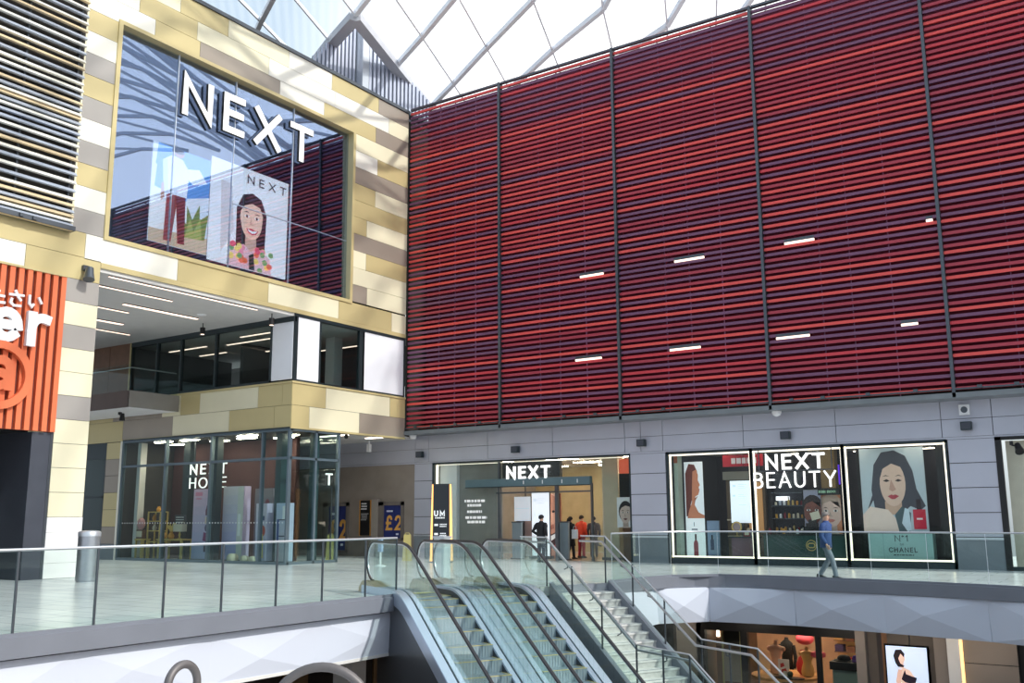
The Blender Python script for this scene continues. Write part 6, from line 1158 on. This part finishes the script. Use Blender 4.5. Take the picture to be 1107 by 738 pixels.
# ------------------------------------------------------------------ people
def skinmesh(name, chains, rad, parent_loc, mat, sub=1):
    """chains: list of lists of (x, y, z, r) sharing equal points; grows one continuous surface"""
    idx = {}; vs = []; rs = []; es = set()
    for ch in chains:
        pr = None
        for (x, y, z, r) in ch:
            k = (round(x, 4), round(y, 4), round(z, 4))
            if k not in idx: idx[k] = len(vs); vs.append((x, y, z)); rs.append(r)
            if pr is not None and pr != idx[k]: es.add((pr, idx[k]))
            pr = idx[k]
    me = bpy.data.meshes.new(name); me.from_pydata(vs, list(es), []); ob_ = bpy.data.objects.new(name, me); COL.objects.link(ob_)
    md = ob_.modifiers.new('skin', 'SKIN'); md.use_smooth_shade = True
    for i, d in enumerate(me.skin_vertices[0].data): rr = rs[i]; d.radius = rr if isinstance(rr, tuple) else (rr, rr); d.use_root = (i == 0)
    ss = ob_.modifiers.new('sub', 'SUBSURF'); ss.levels = sub; ss.render_levels = sub
    dg = bpy.context.evaluated_depsgraph_get(); me2 = bpy.data.meshes.new_from_object(ob_.evaluated_get(dg)); bpy.data.objects.remove(ob_); bpy.data.meshes.remove(me)
    return me2
def merge_into(me, bmb, mats):
    """append an MB mesh to a mesh datablock"""
    bm = bmesh.new(); bm.from_mesh(me); n0 = len(me.materials)
    for m in bmb.mats: me.materials.append(m)
    vv = [bm.verts.new(v) for v in bmb.v]
    for f, m in zip(bmb.f, bmb.m):
        try: fc = bm.faces.new([vv[i] for i in f]); fc.material_index = n0+m; fc.smooth = True
        except ValueError: pass
    bm.to_mesh(me); bm.free()
def person(loc, heading, label, J, skin=(206, 164, 140), hair=(70, 66, 64), coat=None, coatlen=.9, trousers=(90, 100, 120), shoes=(40, 38, 40), hairlen=0., dress=0., scale=1.0, grip=None):
    """J: joints in local metres (x forward, y left, z up): elL wrL elR wrR knL anL knR anR; body about 1.75 m"""
    t = thing('person', loc, label, 'person'); t.rotation_euler = (0, 0, math.atan2(heading[1], heading[0])); t.scale = (scale,)*3
    lean = J.get('lean', 0.)
    pel = (0, 0, .94); ch = (lean*.6, 0, 1.22); nk = (lean, 0, 1.46); nk2 = (lean+.01, 0, 1.53); hd = (lean+.02, 0, 1.63)
    def V(p, r): return (*p, r)
    shL = (lean*.95, .18, 1.41); shR = (lean*.95, -.18, 1.41); hpL = (0, .09, .90); hpR = (0, -.09, .90)
    HL = Vector(J['wrL']); HR_ = Vector(J['wrR'])
    def hand(w, e):
        d = (Vector(w)-Vector(e)).normalized(); return Vector(w)+d*.045, Vector(w)+d*.085, d
    chains = [[V(pel, (.15, .12)), V((lean*.3, 0, 1.08), (.14, .105)), V(ch, (.14, .10)), V((lean*.85, 0, 1.38), (.11, .085)), V(nk, .062), V(nk2, .056), V((lean+.02, 0, 1.58), .074), V(hd, (.082, .09)), V((lean+.015, 0, 1.70), .068)]]
    mids = {}
    for s_, sh, el_, wr in (('L', shL, J['elL'], J['wrL']), ('R', shR, J['elR'], J['wrR'])):
        p1, p2, d = hand(wr, el_)
        chains.append([V((lean*.85, 0, 1.38), (.11, .085)), V(sh, .052), V(el_, .036), V(wr, .028), V(tuple(p1), (.036, .02)), V(tuple(p2), (.034, .017))])
        mids[s_] = (p2, d)
    for hp, kn, an in ((hpL, J['knL'], J['anL']), (hpR, J['knR'], J['anR'])):
        chains.append([V(pel, (.15, .12)), V(hp, .088), V(kn, .056), V((an[0]*.4+kn[0]*.6, an[1], an[2]*.4+kn[2]*.6), .056), V(an, .038)])
    SK = pm('skin_%02x%02x%02x' % skin, skin, .55, 0, .03, 8); me = skinmesh('body', chains, None, loc, SK, 2); me.materials.clear(); me.materials.append(SK)
    b = MB()
    for s_ in 'LR':
        p2, d = mids[s_]; sd = Vector((0, 0, 1)).cross(d); sd = sd.normalized() if sd.length > .1 else Vector((1, 0, 0)); sgn = 1 if s_ == 'L' else -1; fwd = Vector((1, 0, 0)); ax = (fwd-d*fwd.dot(d)).normalized(); cur = Vector((0, -sgn, 0))
        for k, (o, l) in enumerate(((-.027, .058), (-.009, .07), (.009, .075), (.027, .066))):
            a = p2+ax*o-d*.01; b.tube([a, a+d*l*.45+cur*.006, a+d*l*.8+cur*.02, a+d*l*.95+cur*.036], [.0092, .009, .0085, .007], SK, 6)
        a = p2+ax*.03-d*.05; b.tube([a, a+ax*.02+d*.025, a+ax*.022+d*.055+cur*.012], [.011, .0105, .008], SK, 6)
    L0 = Vector((lean+.02, 0, 0))   # face: nose, ears, eyes, mouth
    b.tube([L0+Vector((.082, 0, 1.645)), L0+Vector((.104, 0, 1.612)), L0+Vector((.084, 0, 1.603))], [.008, .014, .01], SK, 8)
    for s_ in (-1, 1):
        b.ball(L0+Vector((-.004, s_*.083, 1.625)), .026, SK, 8, (.6, .35, 1)); b.ball(L0+Vector((.078, s_*.031, 1.648)), .011, pm('eye_dark', (40, 34, 32), .3, 0, 0), 8)
    b.ball(L0+Vector((.083, 0, 1.575)), .02, pm('lip', (160, 96, 88), .5), 8, (.4, 1.1, .4)); merge_into(me, b, None)
    o = bpy.data.objects.new('body', me); COL.objects.link(o); o.parent = t; WL[o] = WL[t]
    for p in me.polygons: p.use_smooth = True
    def child(name, me_, m, par=t):
        me_.materials.clear(); me_.materials.append(m); oo = bpy.data.objects.new(name, me_); COL.objects.link(oo); oo.parent = par; return oo
    if coat:
        CM = pm('coat_%02x%02x%02x' % coat, coat, .8, 0, .1, 9); zb = coatlen
        b = MB(); n_ = 16; rings = [(lean*.1, zb, .155, .19), (lean*.25, max(1.06, zb+.04), .14, .178), (lean*.6, 1.22, .148, .195), (lean*.8, 1.34, .14, .205), (lean*.9, 1.41, .12, .19), (lean, 1.46, .095, .13), (lean, 1.50, .075, .08), (lean, 1.525, .07, .072)]
        for cx, z, rx, ry in rings:
            for k in range(n_): an_ = 2*math.pi*k/n_; b.v.append(Vector((cx+rx*math.cos(an_), ry*math.sin(an_), z)))
        b.mi(CM)
        for j in range(len(rings)-1):
            for k in range(n_): b.f.append([j*n_+k, j*n_+(k+1) % n_, (j+1)*n_+(k+1) % n_, (j+1)*n_+k]); b.m.append(0)
        b.f.append(list(range(n_))[::-1]); b.m.append(0)
        for sg_, sh, el_, wr in ((1, shL, J['elL'], J['wrL']), (-1, shR, J['elR'], J['wrR'])):
            s0 = Vector(sh); e0 = Vector(el_); w0 = Vector(wr); st_ = s0+Vector((0, -.07*sg_, .0)); w1 = w0.lerp(e0, .06)
            b.tube([st_, s0+Vector((0, .012*sg_, -.012)), s0.lerp(e0, .25)+Vector((0, .02*sg_, 0)), s0.lerp(e0, .6), e0, e0.lerp(w1, .5), w1], [.07, .082, .08, .07, .064, .058, .05], CM, 12)
        m_ = bpy.data.meshes.new('jacket'); m_.from_pydata(b.v, [], b.f); jo = child('coat' if zb < .8 else 'jacket', m_, CM)
        for p in m_.polygons: p.use_smooth = True
    TM = pm('trousers_%02x%02x%02x' % trousers, trousers, .85, 0, .1, 9); tc_ = [[V((0, 0, 1.0), (.16, .125)), V(pel, (.165, .135))]]
    for hp, kn, an in ((hpL, J['knL'], J['anL']), (hpR, J['knR'], J['anR'])): tc_.append([V(pel, (.165, .135)), V(hp, .108), V(kn, .078), V(an, .066), V((an[0], an[1], an[2]-.03), .068)])
    child('trousers', skinmesh('trousers', tc_, None, loc, TM, 2), TM)
    SM = pm('shoe_%02x%02x%02x' % shoes, shoes, .5)
    for an, yaw in ((J['anL'], .1), (J['anR'], -.1)):
        b = MB(); x, y, z = an; z0 = z-.09
        pr = [(-.09, .04), (-.06, .05), (.02, .046), (.10, .05), (.16, .045), (.19, .02)]; hs = [.085, .10, .085, .06, .045, .03]
        pts = [(x+px_, y) for px_, _ in pr]
        for i in range(len(pr)-1):
            (xa, wa), (xb, wb) = pr[i], pr[i+1]; ha, hb = hs[i], hs[i+1]; tilt = J.get('toe', 0) if an is J['anL'] else 0
            za = z0 - tilt*(xa+.09) ; zb_ = z0 - tilt*(xb+.09)
            b.hexa([(x+xa, y-wa, za), (x+xb, y-wb, zb_), (x+xb, y+wb, zb_), (x+xa, y+wa, za), (x+xa, y-wa*.75, za+ha), (x+xb, y-wb*.75, zb_+hb), (x+xb, y+wb*.75, zb_+hb), (x+xa, y+wa*.75, za+ha)], SM)
        m_ = bpy.data.meshes.new('shoe'); m_.from_pydata(b.v, [], b.f); child('shoe', m_, SM)
    HM = pm('hair_%02x%02x%02x' % hair, hair, .8, 0, .2, 30); b = MB(); c = Vector((lean+.005, 0, 1.655)); n_ = 14; R_ = 7
    i0 = len(b.v)
    for j in range(R_+1):
        for k in range(n_):
            an_ = 2*math.pi*k/n_; back = .5-.5*math.cos(an_); lim = math.radians(76+46*back+(20 if hairlen > 0 else 0)*back); th = lim*j/R_
            b.v.append(c+Vector((math.sin(th)*math.cos(an_)*.104, math.sin(th)*math.sin(an_)*.097, math.cos(th)*.104)))
    for j in range(R_):
        for k in range(n_): b.f.append([i0+j*n_+k, i0+(j+1)*n_+k, i0+(j+1)*n_+(k+1) % n_, i0+j*n_+(k+1) % n_]); b.m.append(0)
    m_ = bpy.data.meshes.new('hair'); m_.from_pydata(b.v, [], b.f); ho = child('hair', m_, HM)
    for p in m_.polygons: p.use_smooth = True
    sd = ho.modifiers.new('thick', 'SOLIDIFY'); sd.thickness = .018; sd.offset = 0
    if hairlen > 0:
        b = MB(); b.tube([c+Vector((-.06, 0, .02)), c+Vector((-.085, 0, -.1)), c+Vector((-.09, 0, -.1-hairlen))], [.085, .09, .05], HM, 10); m_ = bpy.data.meshes.new('hair'); m_.from_pydata(b.v, [], b.f); child('hair', m_, HM)
    if dress:
        b = MB(); b.lathe((0, 0, dress), [(.27, 0), (.25, .12), (.2, .5), (.17, .62)], CM, 16, .85, 1); m_ = bpy.data.meshes.new('coat_skirt'); m_.from_pydata(b.v, [], b.f); child('coat_skirt', m_, CM)
    return t
WALK = dict(lean=.04, elL=(-.10, .25, 1.13), wrL=(-.02, .25, .90), elR=(.0, -.26, 1.12), wrR=(.12, -.24, .90), knL=(.02, .09, .49), anL=(-.24, .09, .115), knR=(.20, -.09, .50), anR=(.27, -.09, .09), toe=.12)
STAND = dict(lean=.02, elL=(-.05, .27, 1.13), wrL=(.05, .25, .90), elR=(-.05, -.27, 1.13), wrR=(.05, -.25, .90), knL=(.02, .10, .49), anL=(0, .11, .09), knR=(.02, -.10, .49), anR=(0, -.11, .09))
POCK = dict(lean=.02, elL=(-.10, .31, 1.14), wrL=(.10, .19, 1.0), elR=(-.10, -.31, 1.14), wrR=(.10, -.19, 1.0), knL=(.02, .10, .49), anL=(0, .11, .09), knR=(.02, -.10, .49), anR=(0, -.11, .09))
HOLD = dict(lean=.03, elL=(.0, .26, 1.13), wrL=(.2, .18, 1.08), elR=(.0, -.26, 1.13), wrR=(.20, -.18, 1.06), knL=(.04, .09, .49), anL=(-.10, .09, .09), knR=(.10, -.09, .5), anR=(.14, -.09, .09))
mp = aZ(895, 625.5, 0); person(mp, (.97, -.12), 'grey-haired person in a blue jacket walking past the cosmetics windows', WALK, hair=(120, 116, 112), coat=(46, 72, 122), coatlen=.82, trousers=(112, 122, 132), shoes=(52, 52, 56))
x = aY(585, 590, 31.4).x; person((x, 31.4, 0), (.1, 1), 'person in a black coat standing in front of the shop entrance, back turned', POCK, hair=(20, 20, 22), coat=(18, 20, 26), coatlen=.84, trousers=(46, 54, 66), shoes=(20, 20, 22))
x = aY(616, 580, 34.0).x; person((x, 34.0, .012), (.4, 1), 'person in a long black coat carrying a white bag inside the entrance', HOLD, hair=(24, 22, 24), coat=(16, 16, 20), coatlen=.8, trousers=(40, 40, 48), hairlen=.16, dress=.55, scale=.95)
bx = aY(621, 566, 33.7).x; b = MB(); b.box(bx-.09, bx+.15, 33.62, 33.72, .82, 1.18, WHITE); b.tube([(bx-.04, 33.67, 1.18), (bx-.02, 33.67, 1.3), (bx+.08, 33.67, 1.3), (bx+.1, 33.67, 1.18)], .008, WHITE, 6); tag(b.build('shopping_bag'), 'white shopping bag carried by the person in the long black coat', 'bag')
x = aY(628.5, 580, 35.2).x; person((x, 35.2, .012), (.2, 1), 'person in an orange red jacket and red trousers inside the entrance', STAND, hair=(34, 26, 24), coat=(214, 70, 44), coatlen=.84, trousers=(150, 30, 40), scale=.98)
x = aY(642, 580, 36.5).x; person((x, 36.5, .012), (-.5, 1), 'person in dark clothes by the clothes rail inside the shop', STAND, hair=(30, 28, 30), coat=(50, 46, 58), coatlen=.84, trousers=(60, 50, 56), scale=.95)
